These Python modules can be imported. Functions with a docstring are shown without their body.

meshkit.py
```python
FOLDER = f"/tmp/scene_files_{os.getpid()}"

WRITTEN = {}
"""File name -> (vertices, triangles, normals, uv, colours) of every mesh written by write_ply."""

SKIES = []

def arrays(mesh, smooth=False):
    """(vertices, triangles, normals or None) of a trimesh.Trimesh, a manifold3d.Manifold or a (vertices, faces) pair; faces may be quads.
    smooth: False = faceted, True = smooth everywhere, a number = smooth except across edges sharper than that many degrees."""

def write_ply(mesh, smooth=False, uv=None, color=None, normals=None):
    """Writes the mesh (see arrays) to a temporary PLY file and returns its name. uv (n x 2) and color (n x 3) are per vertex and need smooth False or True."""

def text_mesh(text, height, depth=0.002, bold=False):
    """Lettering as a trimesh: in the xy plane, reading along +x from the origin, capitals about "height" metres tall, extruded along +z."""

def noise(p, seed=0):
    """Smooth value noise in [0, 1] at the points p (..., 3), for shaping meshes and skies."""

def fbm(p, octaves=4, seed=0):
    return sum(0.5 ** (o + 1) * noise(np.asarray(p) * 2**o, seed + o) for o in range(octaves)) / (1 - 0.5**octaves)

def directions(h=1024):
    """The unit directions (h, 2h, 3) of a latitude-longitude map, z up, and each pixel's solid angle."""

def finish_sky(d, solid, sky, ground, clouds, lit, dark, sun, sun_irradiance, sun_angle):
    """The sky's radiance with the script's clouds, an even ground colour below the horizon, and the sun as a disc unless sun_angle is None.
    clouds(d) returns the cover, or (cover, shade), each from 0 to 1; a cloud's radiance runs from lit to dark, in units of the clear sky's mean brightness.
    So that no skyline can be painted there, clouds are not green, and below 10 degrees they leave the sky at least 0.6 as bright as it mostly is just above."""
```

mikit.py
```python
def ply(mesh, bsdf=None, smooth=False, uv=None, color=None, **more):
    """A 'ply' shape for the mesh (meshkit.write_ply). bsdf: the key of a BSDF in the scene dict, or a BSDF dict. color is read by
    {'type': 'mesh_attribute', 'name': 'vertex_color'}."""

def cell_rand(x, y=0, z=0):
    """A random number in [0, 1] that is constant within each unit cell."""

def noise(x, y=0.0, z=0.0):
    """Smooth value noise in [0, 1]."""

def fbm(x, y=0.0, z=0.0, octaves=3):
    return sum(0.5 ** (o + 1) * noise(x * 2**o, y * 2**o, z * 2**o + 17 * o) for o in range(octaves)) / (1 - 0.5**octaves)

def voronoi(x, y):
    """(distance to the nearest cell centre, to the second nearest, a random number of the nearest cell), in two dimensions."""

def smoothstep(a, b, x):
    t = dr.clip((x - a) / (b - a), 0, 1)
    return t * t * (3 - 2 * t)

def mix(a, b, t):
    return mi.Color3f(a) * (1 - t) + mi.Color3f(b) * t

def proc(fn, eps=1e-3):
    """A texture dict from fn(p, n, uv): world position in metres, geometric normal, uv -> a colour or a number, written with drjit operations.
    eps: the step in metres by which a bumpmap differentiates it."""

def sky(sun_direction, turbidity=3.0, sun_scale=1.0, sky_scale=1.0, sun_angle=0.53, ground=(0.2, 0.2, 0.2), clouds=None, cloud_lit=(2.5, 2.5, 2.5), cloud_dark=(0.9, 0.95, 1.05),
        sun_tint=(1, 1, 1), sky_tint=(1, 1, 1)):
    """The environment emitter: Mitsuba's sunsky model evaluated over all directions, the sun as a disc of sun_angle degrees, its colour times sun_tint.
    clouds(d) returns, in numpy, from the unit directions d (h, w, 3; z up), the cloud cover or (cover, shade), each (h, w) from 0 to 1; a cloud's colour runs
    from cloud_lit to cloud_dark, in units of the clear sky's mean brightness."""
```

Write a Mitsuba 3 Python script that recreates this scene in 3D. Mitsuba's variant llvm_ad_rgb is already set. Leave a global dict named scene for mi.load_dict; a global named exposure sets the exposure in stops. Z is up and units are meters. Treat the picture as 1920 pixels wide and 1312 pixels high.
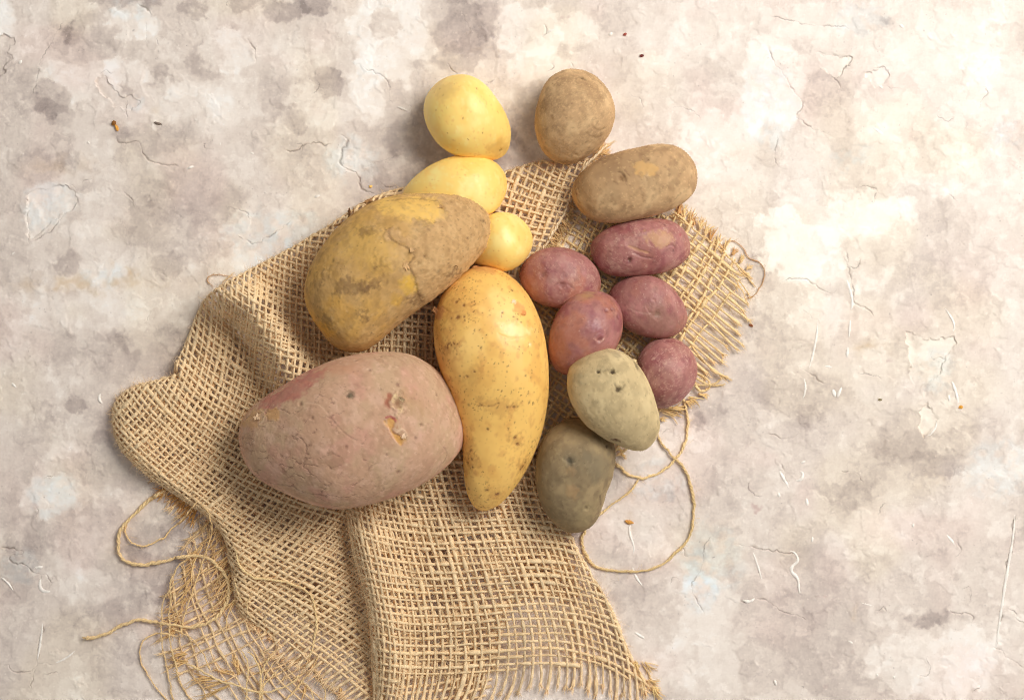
import math, numpy as np, trimesh, shapely, mitsuba as mi, mikit, meshkit
from scipy.interpolate import splprep, splev, LinearNDInterpolator
from scipy.spatial import Delaunay, cKDTree
T = mi.ScalarTransform4f
scene, labels = {'type': 'scene'}, {}

# ---------------------------------------------------------------- camera, light, exposure
S = 0.00028                    # metres per photo pixel on the table
H = 1.35                       # camera height
scene['camera'] = {'type': 'perspective', 'fov': math.degrees(2 * math.atan(960 * S / H)), 'fov_axis': 'x', 'near_clip': 0.05, 'far_clip': 20.0,
                   'to_world': T().look_at(origin=[0, 0, H], target=[0, 0, 0], up=[0, 1, 0])}
AZ, EL, DIST = math.radians(36), math.radians(51), 1.55
LP = [DIST * math.cos(EL) * math.cos(AZ), DIST * math.cos(EL) * math.sin(AZ), DIST * math.sin(EL)]
scene['softbox_lamp'] = {'type': 'rectangle', 'to_world': T().look_at(origin=LP, target=[0.03, 0.02, 0], up=[0, 0, 1]) @ T().scale([0.40, 0.40, 1]),
                         'emitter': {'type': 'area', 'radiance': {'type': 'rgb', 'value': [12.9, 12.5, 11.95]}}}
scene['room_light'] = {'type': 'constant', 'radiance': {'type': 'rgb', 'value': [0.285, 0.285, 0.29]}}
labels['softbox_lamp'] = {'label': 'large square studio lamp shining down from the upper right outside the picture', 'category': 'lamp'}
exposure = 0.06

# ---------------------------------------------------------------- helpers
def px2w(x, y, z=0.0):
    k = S * (H - z) / H
    return np.stack([(np.asarray(x, float) - 960) * k, (656 - np.asarray(y, float)) * k, np.zeros_like(np.asarray(x, float)) + z], -1)
def w2px(p):
    k = S * (H - p[:, 2]) / H
    return np.stack([p[:, 0] / k + 960, 656 - p[:, 1] / k], -1)
def lin(*c):
    c = np.asarray(c, float) / 255
    return np.where(c <= 0.04045, c / 12.92, ((c + 0.055) / 1.055) ** 2.4)
def ss(a, b, x):
    t = np.clip((x - a) / (b - a), 0, 1)
    return t * t * (3 - 2 * t)
def mixc(c, d, t):
    t = np.clip(np.asarray(t), 0, 1)
    return c * (1 - t[:, None]) + np.asarray(d) * t[:, None]
def fb(p, scale, seed, octaves=3):
    return meshkit.fbm(np.asarray(p) / scale + 31.7 * seed, octaves, seed)
def vnoise(p, scale, seed):
    return meshkit.noise(np.asarray(p) / scale + 17.3 * seed, seed)
def smooth_line(pts, step=2.0, closed=False, s=0.0):
    pts = np.asarray(pts, float)
    if closed:
        pts = np.vstack([pts, pts[:1]])
    k = min(3, len(pts) - 1)
    tck, _ = splprep(pts.T, s=s, k=k, per=closed)
    L = np.linalg.norm(np.diff(pts, axis=0), axis=1).sum()
    return np.stack(splev(np.linspace(0, 1, max(4, int(L / step))), tck), -1)
def seed_of(name):
    return sum(ord(c) * (i + 3) for i, c in enumerate(name)) % 9973

VC = {'type': 'mesh_attribute', 'name': 'vertex_color'}
def bsdf(name, bump=None, scale=1.0, **kw):
    b = {'type': 'principled', 'base_color': VC, **kw}
    if bump:
        b = {'type': 'bumpmap', 'arbitrary': mikit.proc(bump, eps=1.5e-4), 'scale': scale, 'bsdf': b}
    scene[name] = {'type': 'twosided', 'bsdf': b}
def grain(p, n, uv):
    q = p * 2200.0
    return mikit.fbm(q.x, q.y, q.z, octaves=2)
def fine_grain(p, n, uv):
    q = p * 900.0
    return mikit.fbm(q.x, q.y, q.z, octaves=3)
bsdf('mat_table', fine_grain, 0.00034, roughness=0.7, specular=0.35)
bsdf('mat_skin_smooth', fine_grain, 0.00005, roughness=0.40, specular=0.42)
bsdf('mat_skin_dusty', fine_grain, 0.00024, roughness=0.78, specular=0.22)
bsdf('mat_skin_red', grain, 0.00013, roughness=0.50, specular=0.35)
bsdf('mat_jute', None, roughness=0.85, specular=0.12, sheen=0.5)
bsdf('mat_paint', None, roughness=0.38, specular=0.5)

# ---------------------------------------------------------------- outlines of the potatoes (photo pixels)
def O(ox, oy, sc, *pts):
    return [(ox + x / sc, oy + y / sc) for x, y in pts]
OUT = {
 'Y1': O(700,100,2.954,(275,310),(282,265),(300,215),(340,165),(395,130),(460,118),(530,122),(590,150),(640,195),(690,265),(735,345),(760,430),(762,480),(748,535),(710,570),(665,585),(600,588),(520,582),(450,568),(400,540),(350,490),(305,415)),
 'Y2': O(700,100,2.954,(150,800),(165,760),(205,710),(270,650),(350,600),(440,572),(540,564),(620,576),(680,605),(725,650),(741,710),(727,790),(692,850),(640,900),(540,935),(420,940),(300,930),(200,890),(160,850)),
 'Y3': O(540,350,3.748,(1430,200),(1530,180),(1630,215),(1700,290),(1721,380),(1700,460),(1640,540),(1545,592),(1440,580),(1340,555),(1275,510),(1262,430),(1290,330),(1350,250)),
 'B': O(540,350,3.748,(105,760),(115,680),(145,590),(190,495),(260,390),(340,300),(430,215),(520,150),(600,105),(700,70),(850,58),(960,46),(1080,40),(1180,47),(1270,70),(1350,110),(1405,165),(1435,230),(1438,300),(1420,370),(1380,440),(1310,525),(1220,615),(1120,710),(1000,800),(900,880),(800,950),(700,1030),(620,1100),(560,1145),(480,1166),(400,1157),(320,1120),(250,1055),(185,960),(135,870)),
 'P': O(400,630,3.748,(160,720),(164,650),(185,590),(230,530),(280,480),(360,425),(450,375),(560,305),(680,235),(800,180),(920,148),(1050,125),(1180,113),(1300,110),(1390,130),(1480,175),(1570,240),(1650,330),(1720,420),(1770,500),(1788,590),(1785,680),(1760,760),(1720,830),(1650,900),(1570,970),(1480,1035),(1380,1090),(1280,1130),(1150,1165),(1020,1195),(920,1217),(840,1220),(740,1195),(600,1145),(480,1100),(380,1055),(290,1000),(230,930),(190,850)),
 'L': O(780,480,2.6233,(85,370),(92,300),(105,240),(140,170),(190,110),(240,72),(290,52),(340,47),(400,58),(450,85),(500,130),(550,190),(590,260),(620,340),(640,430),(650,520),(652,620),(647,720),(635,810),(615,890),(585,970),(550,1040),(510,1110),(460,1170),(410,1225),(360,1257),(320,1263),(280,1240),(258,1195),(245,1120),(235,1040),(228,960),(215,870),(190,770),(150,650),(115,540),(95,450)),
 'R1': O(950,380,3.124,(492,260),(510,215),(560,168),(640,130),(740,105),(830,92),(900,92),(960,105),(1015,135),(1055,180),(1076,235),(1076,290),(1058,335),(1010,370),(940,398),(860,420),(760,432),(660,430),(590,415),(535,380),(500,320)),
 'R2': O(950,380,3.124,(75,420),(90,370),(120,325),(170,288),(240,268),(330,265),(410,285),(480,330),(530,390),(556,450),(555,505),(530,550),(470,592),(390,612),(310,617),(235,610),(170,580),(115,525),(82,470)),
 'R3': O(950,380,3.124,(243,830),(255,755),(285,670),(335,595),(400,540),(460,516),(530,512),(590,530),(640,570),(675,630),(685,690),(675,750),(655,815),(620,880),(560,945),(480,990),(400,1012),(330,1008),(280,975),(252,910)),
 'R4': O(950,380,3.124,(597,540),(640,475),(700,445),(770,428),(840,427),(900,445),(960,490),(1010,550),(1050,620),(1063,685),(1050,730),(1010,765),(950,785),(880,793),(800,782),(730,755),(665,705),(615,630)),
 'R5': O(950,380,3.124,(757,960),(775,900),(805,845),(855,810),(920,793),(980,795),(1040,820),(1085,865),(1110,930),(1112,1000),(1095,1070),(1050,1130),(990,1177),(930,1205),(880,1208),(820,1175),(780,1110),(760,1035)),
 'G1': O(950,630,2.7925,(316,245),(320,200),(337,150),(372,105),(420,77),(480,62),(550,65),(620,90),(670,128),(710,180),(742,245),(770,315),(792,390),(804,450),(800,510),(780,560),(740,592),(690,604),(640,596),(590,574),(540,547),(470,507),(410,460),(360,400),(328,320)),
 'G2': O(950,630,2.7925,(150,720),(155,640),(175,570),(210,510),(250,470),(300,442),(360,430),(430,440),(500,475),(550,530),(567,590),(569,650),(560,720),(535,790),(510,850),(490,920),(465,980),(430,1016),(390,1033),(340,1038),(300,1020),(250,985),(207,930),(172,850),(155,790)),
 'T1': O(960,0,2.7333,(115,610),(128,540),(150,480),(170,430),(205,385),(255,355),(310,347),(370,355),(430,385),(475,430),(510,500),(525,570),(521,640),(503,690),(465,735),(420,775),(370,810),(310,835),(260,838),(210,820),(168,785),(138,730),(120,670)),
 'T2': O(960,0,2.7333,(308,990),(315,945),(345,890),(400,843),(470,808),(560,777),(650,752),(730,740),(800,740),(870,760),(920,800),(945,850),(949,920),(940,975),(910,1020),(850,1055),(780,1085),(690,1115),(600,1135),(520,1143),(450,1137),(390,1110),(345,1070),(318,1030)),
}

# ---------------------------------------------------------------- the table: old plaster board, peeling paint
CR = [  # hairline cracks and peeling edges: (points, width px, depth mm, lip mm)
 ([(640,252),(646,272),(640,285),(640,303),(652,318),(668,330),(675,348),(690,360),(702,363)],3.2,.9,.35),
 ([(535,278),(548,284),(565,275),(588,268),(605,272),(620,270)],2.4,.6,.3),
 ([(678,312),(700,305),(730,298),(755,288)],2.2,.5,.25),([(712,340),(722,347),(742,348)],2.2,.5,.2),
 ([(218,255),(235,268),(258,266),(265,285),(275,302),(305,309),(335,314)],2.2,.5,.3),
 ([(262,0),(264,12),(275,20),(282,26)],3,.7,.3),([(276,42),(275,60),(272,78)],2.2,.4,.2),
 ([(465,75),(475,95),(480,115)],2.6,.6,.3),([(838,120),(848,132),(857,140)],2.2,.5,.2),
 ([(684,125),(705,140),(725,155),(728,180),(735,195)],1.8,.35,.2),([(762,205),(768,200),(766,212)],2.5,.5,.3),
 ([(1437,95),(1455,120),(1480,155),(1500,185),(1505,200),(1495,215),(1520,235),(1545,250)],2.2,.5,.5),
 ([(1445,30),(1480,36),(1520,45),(1560,49),(1590,55)],1.7,.4,.25),([(1540,97),(1570,105),(1598,110),(1590,122),(1580,135)],2.0,.5,.3),
 ([(1555,140),(1570,155),(1578,172)],2,.4,.2),([(1640,130),(1662,125)],2,.5,.3),([(1650,160),(1690,165)],1.7,.3,.2),
 ([(1610,352),(1636,355),(1650,368)],1.8,.4,.3),([(1460,255),(1456,290),(1458,312)],1.7,.4,.3),
 ([(1380,1020),(1410,1025),(1450,1032),(1500,1030)],2.0,.5,.3),
 ([(1388,1120),(1402,1127),(1420,1121),(1440,1128),(1460,1145),(1490,1153),(1512,1162)],2.4,.6,.45),
 ([(1335,1005),(1320,1030),(1318,1060),(1302,1090),(1304,1120),(1318,1150)],1.7,.35,.2),
 ([(1865,1212),(1880,1228),(1895,1240),(1920,1250)],2.5,.6,.4),([(1866,1212),(1876,1150),(1889,1070),(1897,1010),(1903,965)],2.6,.5,.55),
 ([(1587,470),(1592,500),(1600,555),(1604,572),(1622,580),(1640,592)],2.2,.5,.4),([(1500,688),(1520,700),(1535,712),(1548,716)],2.2,.5,.35),
 ([(1460,535),(1490,520),(1520,530),(1545,545),(1570,542)],1.8,.4,.25),([(1580,480),(1605,500),(1612,482)],1.8,.4,.3),
 ([(0,1027),(14,1026),(40,1037),(22,1046),(45,1060),(62,1072),(76,1085)],2.6,.7,.4),([(0,1080),(15,1090),(24,1105)],2.4,.5,.4),
 ([(0,1247),(22,1250),(30,1258),(52,1258),(62,1252),(98,1247)],2.2,.5,.35),([(82,1170),(76,1200),(69,1245),(60,1270),(58,1292)],2.2,.5,.4),
 ([(450,440),(467,453),(485,455),(500,446),(525,432),(540,413)],2.3,.5,.3),([(430,390),(462,400),(470,412)],1.7,.35,.2),
 ([(1440,810),(1455,818),(1480,823),(1498,815)],2,.5,.3),([(1462,870),(1470,890),(1480,912)],2.2,.5,.3),([(1575,885),(1600,885),(1620,905)],1.7,.4,.2),
 ([(60,180),(100,70),(122,40)],1.3,.2,.1),([(55,395),(52,430),(58,455)],2.2,.5,.4),([(60,450),(100,428),(120,405)],2,.4,.3),([(232,360),(250,372),(252,388)],1.8,.4,.2),
 ([(860,28),(878,45),(890,60)],1.7,.3,.2),([(1018,45),(1024,58),(1020,72)],2,.4,.2),([(1180,175),(1200,190),(1202,205)],1.6,.3,.2),([(1262,200),(1290,205),(1312,225)],1.6,.3,.2),
 ([(1070,115),(1078,128)],1.8,.4,.2),([(1795,1010),(1800,1035),(1790,1045)],2,.4,.2),([(1782,1140),(1800,1148),(1815,1150),(1822,1172)],1.8,.4,.25),
]
PITS = [  # peeled hollows: (polygon, depth mm, tone)
 ([(183,150),(200,145),(210,160),(225,175),(250,182),(260,188),(250,203),(230,202),(208,198),(205,188),(195,178),(185,165)],.75,.50),
 ([(-20,75),(15,68),(26,80),(15,100),(27,110),(12,120),(8,138),(-20,142)],1.0,.42),
 ([(56,452),(48,410),(62,356),(100,352),(138,355),(144,378),(135,395),(105,412)],.55,.78),
 ([(1700,623),(1740,637),(1770,632),(1795,640),(1780,665),(1765,692),(1748,715),(1712,721),(1706,690),(1702,650)],.4,.85),
 ([(1735,757),(1749,768),(1756,788),(1746,808),(1728,816),(1722,795),(1726,770)],.5,.8),
 ([(1532,98),(1565,104),(1598,109),(1582,135),(1568,150),(1550,138),(1535,120)],.4,.78),
 ([(1640,130),(1662,126),(1658,162),(1635,158),(1622,140)],.35,.82),
]
BL = [  # patches of paint: x, y, rx, ry, tone shift, edge px
 (722,48,27,29,-.42,3),(740,70,75,95,.38,8),(255,50,44,38,.42,6),(8,30,22,50,.4,10),(430,95,42,36,.32,8),(95,385,42,40,.2,8),(475,440,70,60,.38,14),(590,425,70,70,.22,20),(655,290,40,34,.25,10),
 (692,165,28,60,.36,8),(640,330,70,60,.12,20),(995,60,60,60,.36,8),(1078,55,40,30,.3,6),(1010,130,70,34,.34,10),(1440,160,60,95,.34,10),(1480,460,85,65,.40,6),(1545,590,50,50,.25,12),
 (1750,675,40,42,.25,8),(1885,860,70,50,.28,16),(1330,1190,62,130,.36,14),(1250,850,90,80,.22,30),(90,925,55,45,.34,10),(150,1050,60,60,.25,18),(300,535,150,48,.36,22),(430,505,60,44,.36,10),(180,585,110,36,.28,16),
 (60,570,70,30,.15,16),(1190,1000,80,70,.12,25),(1740,1240,110,60,.28,8),(1650,980,60,40,.12,20),(1720,300,120,60,.28,20),(1620,400,90,50,.36,10),(1850,340,80,60,.3,20),(1780,90,160,60,.15,30),(1540,40,80,40,.1,16),
 (1690,225,80,40,.28,14),(1850,180,60,60,.25,20),(1180,60,80,60,.14,20),(1300,80,100,60,.2,30),(1260,200,110,80,.18,30),(1350,330,90,120,.28,25),(1320,480,60,50,.25,20),
 (110,20,90,30,.18,20),(210,70,50,20,.15,8),(150,150,90,38,.22,5),(240,140,48,28,.28,4),(330,190,110,40,.2,10),(440,210,60,30,.12,8),(560,110,60,40,.15,10),(620,215,50,25,.22,6),(180,350,60,28,.1,8),(160,440,60,20,.12,10),
 (540,18,46,24,-.38,4),(600,15,24,22,-.36,3),(517,160,22,60,-.24,8),(617,155,28,28,-.28,3),(552,218,26,30,-.24,4),(800,250,62,58,-.42,16),(860,65,60,60,-.22,8),(920,40,30,40,-.22,8),(176,3,13,12,-.3,3),(248,6,48,20,-.24,5),(358,14,27,20,-.32,3),(461,14,28,20,-.32,3),
 (95,182,35,32,-.25,4),(112,205,30,28,-.18,5),(35,165,55,48,-.2,8),(75,312,42,30,-.22,8),(311,146,17,30,-.28,4),(388,108,30,34,-.24,6),(310,262,70,26,-.22,12),(270,390,190,56,-.2,20),(370,360,90,60,-.14,20),(130,490,25,22,-.28,4),(322,494,28,20,-.26,4),
 (91,655,50,40,-.3,14),(205,670,60,50,-.3,18),(290,660,70,50,-.28,22),(66,823,42,36,-.3,14),(220,868,90,50,-.42,16),(140,756,20,16,-.34,4),(180,1000,140,60,-.3,20),(250,1130,100,90,-.3,24),(60,1130,80,120,-.12,30),(40,760,80,50,-.16,20),
 (110,70,50,30,-.18,8),(128,62,12,16,-.24,4),(210,75,40,20,-.2,6),(1310,790,14,14,-.28,4),(1280,770,12,10,-.2,4),(1350,765,14,12,-.22,6),(1490,1065,70,60,-.22,16),(1600,1210,150,90,-.16,14),(1500,730,70,60,-.2,18),(1700,810,50,60,-.16,10),(1830,830,60,34,-.14,10),
 (1540,740,50,70,-.18,14),(1670,780,90,90,-.1,14),(1760,870,50,24,-.26,8),(1290,920,60,40,-.14,20),(1140,900,60,50,-.16,20),(1160,1080,70,60,-.14,20),(1770,1000,50,50,-.14,16),(1755,1160,60,16,-.3,5),(1600,930,60,30,-.16,12),(1420,300,50,40,-.1,10),(1520,180,60,40,-.1,12),(1650,40,40,20,-.12,6),(1664,36,14,8,-.26,3),
 (1620,360,30,30,-.12,6),(1500,80,30,20,-.14,8),(1040,200,60,40,-.1,16),(1150,30,50,30,-.16,12),(935,290,60,40,-.36,12),(980,250,30,50,-.2,14),(700,350,60,40,-.16,10),(760,330,60,40,-.24,14),(968,140,14,12,-.25,3),
 (1180,1190,60,90,-.12,25),(1260,1310,40,30,-.1,10),(350,830,60,200,-.1,30),(1430,660,60,90,-.12,20),(1380,900,60,60,-.08,20),(1220,1000,20,120,.06,10)]
BLUE = [(95,385,50,45),(480,440,60,50),(660,300,50,40),(560,440,60,60),(250,15,40,25),(1755,690,40,40),(1880,880,80,60),(1330,1040,60,60),(100,930,50,40),(1440,200,50,80),(1600,290,40,20),(1620,30,50,30),(240,190,30,16),(1310,1090,30,60),(200,520,40,20),(1240,900,50,40),(1880,250,40,20),(30,1060,40,30)]
OCH = [(160,530,130,14,.5),(235,512,30,14,.7),(1180,940,6,40,.4),(1625,655,30,16,.45),(215,235,5,8,.2),(1600,1145,10,14,.3),(1760,905,30,10,.3),(110,310,60,20,.2),(290,205,20,10,.2)]

cover = shapely.union_all([shapely.Polygon(smooth_line(OUT[k], 4, True)).buffer(-14) for k in OUT])
CLOTH_A = [(936,326),(1000,306),(1060,300),(1108,297),(1128,280),(1100,312),(1075,355),(1062,385),(1048,420),(1030,448),(1003,478),(965,520),(930,600),(915,700),(860,770),(700,800),(668,900),(672,960),(688,1040),(708,1130),(716,1200),(722,1325),
           (690,1306),(645,1275),(600,1240),(560,1222),(510,1198),(470,1172),(446,1140),(438,1080),(432,1040),(420,1003),(380,962),(320,922),(258,876),(222,832),(211,790),(214,757),(232,737),(285,714),(322,690),(346,650),(366,600),(386,560),(402,545),(440,521),(500,490),(560,457),(622,420),(690,376),(800,345)]
CLOTH_D = [(648,940),(700,780),(900,680),(960,720),(1010,800),(1032,860),(1048,945),(1085,1035),(1112,1082),(1141,1132),(1166,1190),(1190,1245),(1222,1288),(1165,1266),(1114,1250),(1043,1247),(971,1253),(900,1270),(806,1279),(735,1274),(700,1268),(697,1200),(688,1130),(666,1040)]
opaque = shapely.union_all([cover, shapely.Polygon(CLOTH_A).buffer(0).buffer(-22), shapely.Polygon(CLOTH_D).buffer(0).buffer(-40).intersection(shapely.box(600, 700, 1000, 1180))])

def table():
    rng = np.random.default_rng(5)
    st = 1.95
    gx, gy = np.meshgrid(np.arange(-30, 1951, st), np.arange(-30, 1343, st))
    P = np.stack([gx.ravel(), gy.ravel()], 1) + rng.uniform(-.35, .35, (gx.size, 2)) * st
    P = P[~shapely.contains_xy(opaque, P[:, 0], P[:, 1]) | (rng.random(len(P)) < 0.03)]
    lines = []
    for _ in range(70):
        x, y = rng.uniform(0, 1920), rng.uniform(0, 1312)
        if shapely.contains_xy(opaque, x, y): continue
        a, q = rng.uniform(0, 6.28), [(x, y)]
        for _k in range(int(rng.integers(3, 7))):
            a += rng.normal(0, .7); x, y = x + 8 * math.cos(a), y + 8 * math.sin(a); q.append((x, y))
        CR.append((q, rng.uniform(1.0, 1.7), rng.uniform(.15, .4), rng.uniform(.1, .3)))
    for pts, w, d, lip in CR:
        L = smooth_line(pts, 1.5)
        n = np.stack([-np.gradient(L[:, 1]), np.gradient(L[:, 0])], 1); n /= np.linalg.norm(n, axis=1, keepdims=True) + 1e-9
        L = L + n * ((meshkit.fbm(np.c_[L / 8, L[:, :1] * 0], 4, 9) - .5) * 9 + (meshkit.fbm(np.c_[L / 24, L[:, :1] * 0], 2, 10) - .5) * 10)[:, None]
        lines.append((L, w, d, lip))
    for pts, d, t in PITS:
        L = smooth_line(pts, 1.5, True)
        L = L + np.stack([meshkit.fbm(np.c_[L / 9, L[:, :1] * 0], 4, 11) - .5, meshkit.fbm(np.c_[L / 9, L[:, :1] * 0], 4, 12) - .5], 1) * 16
        lines.append((L, 1.0, 0, .3))
    extra = []
    for L, w, d, lip in lines:
        n = np.stack([-np.gradient(L[:, 1]), np.gradient(L[:, 0])], 1); n /= np.linalg.norm(n, axis=1, keepdims=True) + 1e-9
        for o in (-2.4, -1.5, -.8, 0, .8, 1.5, 2.4):
            extra.append(L + n * o)
    extra = np.vstack(extra)
    # thin out grid points crowding the dense bands
    P = P[cKDTree(extra).query(P, distance_upper_bound=1.2)[0] > 1.1]
    ox, oy = np.meshgrid(np.arange(-1900, 3900, 60.), np.arange(-1900, 3300, 60.))
    Q = np.stack([ox.ravel(), oy.ravel()], 1)
    Q = Q[(Q[:, 0] < -60) | (Q[:, 0] > 1980) | (Q[:, 1] < -60) | (Q[:, 1] > 1372)]
    P = np.vstack([P, extra, Q])
    P = P[np.unique(np.round(P * 3).astype(np.int64), axis=0, return_index=True)[1]]
    tri = Delaunay(P).simplices
    a, b, c = P[tri[:, 0]], P[tri[:, 1]], P[tri[:, 2]]
    area = (b[:, 0]-a[:, 0])*(c[:, 1]-a[:, 1]) - (b[:, 1]-a[:, 1])*(c[:, 0]-a[:, 0])
    tri = np.where((area > 0)[:, None], tri[:, [0, 2, 1]], tri)      # y is down in the photograph
    p3 = np.c_[P, P[:, :1] * 0]
    n1, n2, n3 = fb(p3, 90, 1, 4), fb(p3, 34, 2, 4), fb(p3, 9, 3, 3)
    n4, n5 = fb(p3, 4.5, 8, 2), fb(p3, 14, 9, 4)
    wx, wy = P[:, 0] + (n1 - .5) * 34 + (n2 - .5) * 36 + (n3 - .5) * 20 + (n4 - .5) * 7, P[:, 1] + (fb(p3, 90, 4, 4) - .5) * 34 + (fb(p3, 34, 5, 4) - .5) * 36 + (fb(p3, 9, 6, 3) - .5) * 20 + (fb(p3, 4.5, 10, 2) - .5) * 7
    tone = 0.50 + (fb(p3, 170, 7, 4) - .5) * .16 + (n2 - .5) * .05
    # torn-edged washes over the whole board
    for k, (sc, th, amt) in enumerate(((150, .54, .08), (150, .64, .08), (90, .56, -.07), (90, .66, -.07), (60, .58, .07), (50, .60, -.07), (36, .64, .08), (24, .66, -.06), (16, .68, .06))):
        edge = .006 + .03 * ss(.45, .65, n1); tone = tone + amt * ss(th - edge, th + edge, fb(np.c_[wx, wy, wx * 0], sc, 40 + k, 5))
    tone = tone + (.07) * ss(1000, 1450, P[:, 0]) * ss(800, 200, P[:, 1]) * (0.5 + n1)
    rag1, rag2 = fb(p3, 70, 52, 4), fb(p3, 24, 53, 4)
    for x, y, rx, ry, t, e in BL:
        near = (np.abs(P[:, 0] - x) < rx * 2.2 + 60) & (np.abs(P[:, 1] - y) < ry * 2.2 + 60); r = np.full(len(P), 9.0)
        big = min(1.0, max(rx, ry) / 60); r[near] = np.hypot((wx[near] - x) / rx, (wy[near] - y) / ry) + ((rag1[near] - .5) * 1.5 + (rag2[near] - .5) * .7) * big
        t = t * (.65 if e >= 14 else 1.2); e2 = (min(e * .8, 8) + 1.5) / min(rx, ry); m = ss(1 + e2, 1 - e2, r)
        tone = tone + t * .70 * m * (0.7 + .6 * n2)
        if e <= 8:
            tone = tone + np.sign(t) * .03 * np.exp(-((r - .97) / .05) ** 2)
    scuff = ss(.52, .66, fb(p3, 46, 37, 3)) * ss(.50, .66, n5) * .13 - ss(.55, .7, fb(p3, 52, 38, 3)) * ss(.54, .68, fb(p3, 11, 39, 4)) * .10
    tone = tone + scuff + (n5 - .5) * .10 + (n3 - .5) * .07
    # fine relief
    h = (n2 - .5) * .55 + (n3 - .5) * .22 + (n1 - .5) * .9
    rough = ss(.52, .7, fb(p3, 60, 21, 3))
    scr = fb(np.c_[P[:, 0] / 3.2, P[:, 1], P[:, 0] * 0], 5.5, 22, 3) - .5
    h = h + scr * .24 * (0.2 + rough)
    h = h + .22 * ss(.6, .63, fb(np.c_[wx, wy, wx * 0], 38, 23, 3)) + .16 * ss(.58, .6, fb(np.c_[wx, wy, wx * 0], 20, 24, 3)) * rough
    dirt = np.zeros(len(P))
    for (pts, d, t), (L, *_r) in zip(PITS, lines[len(CR):]):
        poly = shapely.Polygon(L).buffer(0)
        near = (np.abs(P - L.mean(0)) < 140).all(1)
        idx = np.where(near)[0]
        pt = shapely.points(P[idx])
        inside = shapely.contains(poly, pt)
        dd = shapely.distance(poly.boundary, pt)
        f = np.where(inside, ss(0, 1.6, dd), 0); vr = ss(.36, .6, fb(p3[idx], 26, 51, 2)); lv = np.where(vr > .5, 1., .4)
        h[idx] = h[idx] * (1 - f) + f * (-d * (.25 + .75 * vr) + (n3[idx] - .5) * .5) + np.where(inside, 0, .2 * vr * np.exp(-dd / 4))
        f = f * (.45 + .55 * ss(.35, .6, n2[idx])); tone[idx] = tone[idx] * (1 - .8 * f) + .8 * f * (t + (n3[idx] - .5) * .3)
        dirt[idx] = np.maximum(dirt[idx], .16 * np.exp(-(dd / 1.3) ** 2) * inside * ss(.4, .6, n3[idx]))
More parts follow.
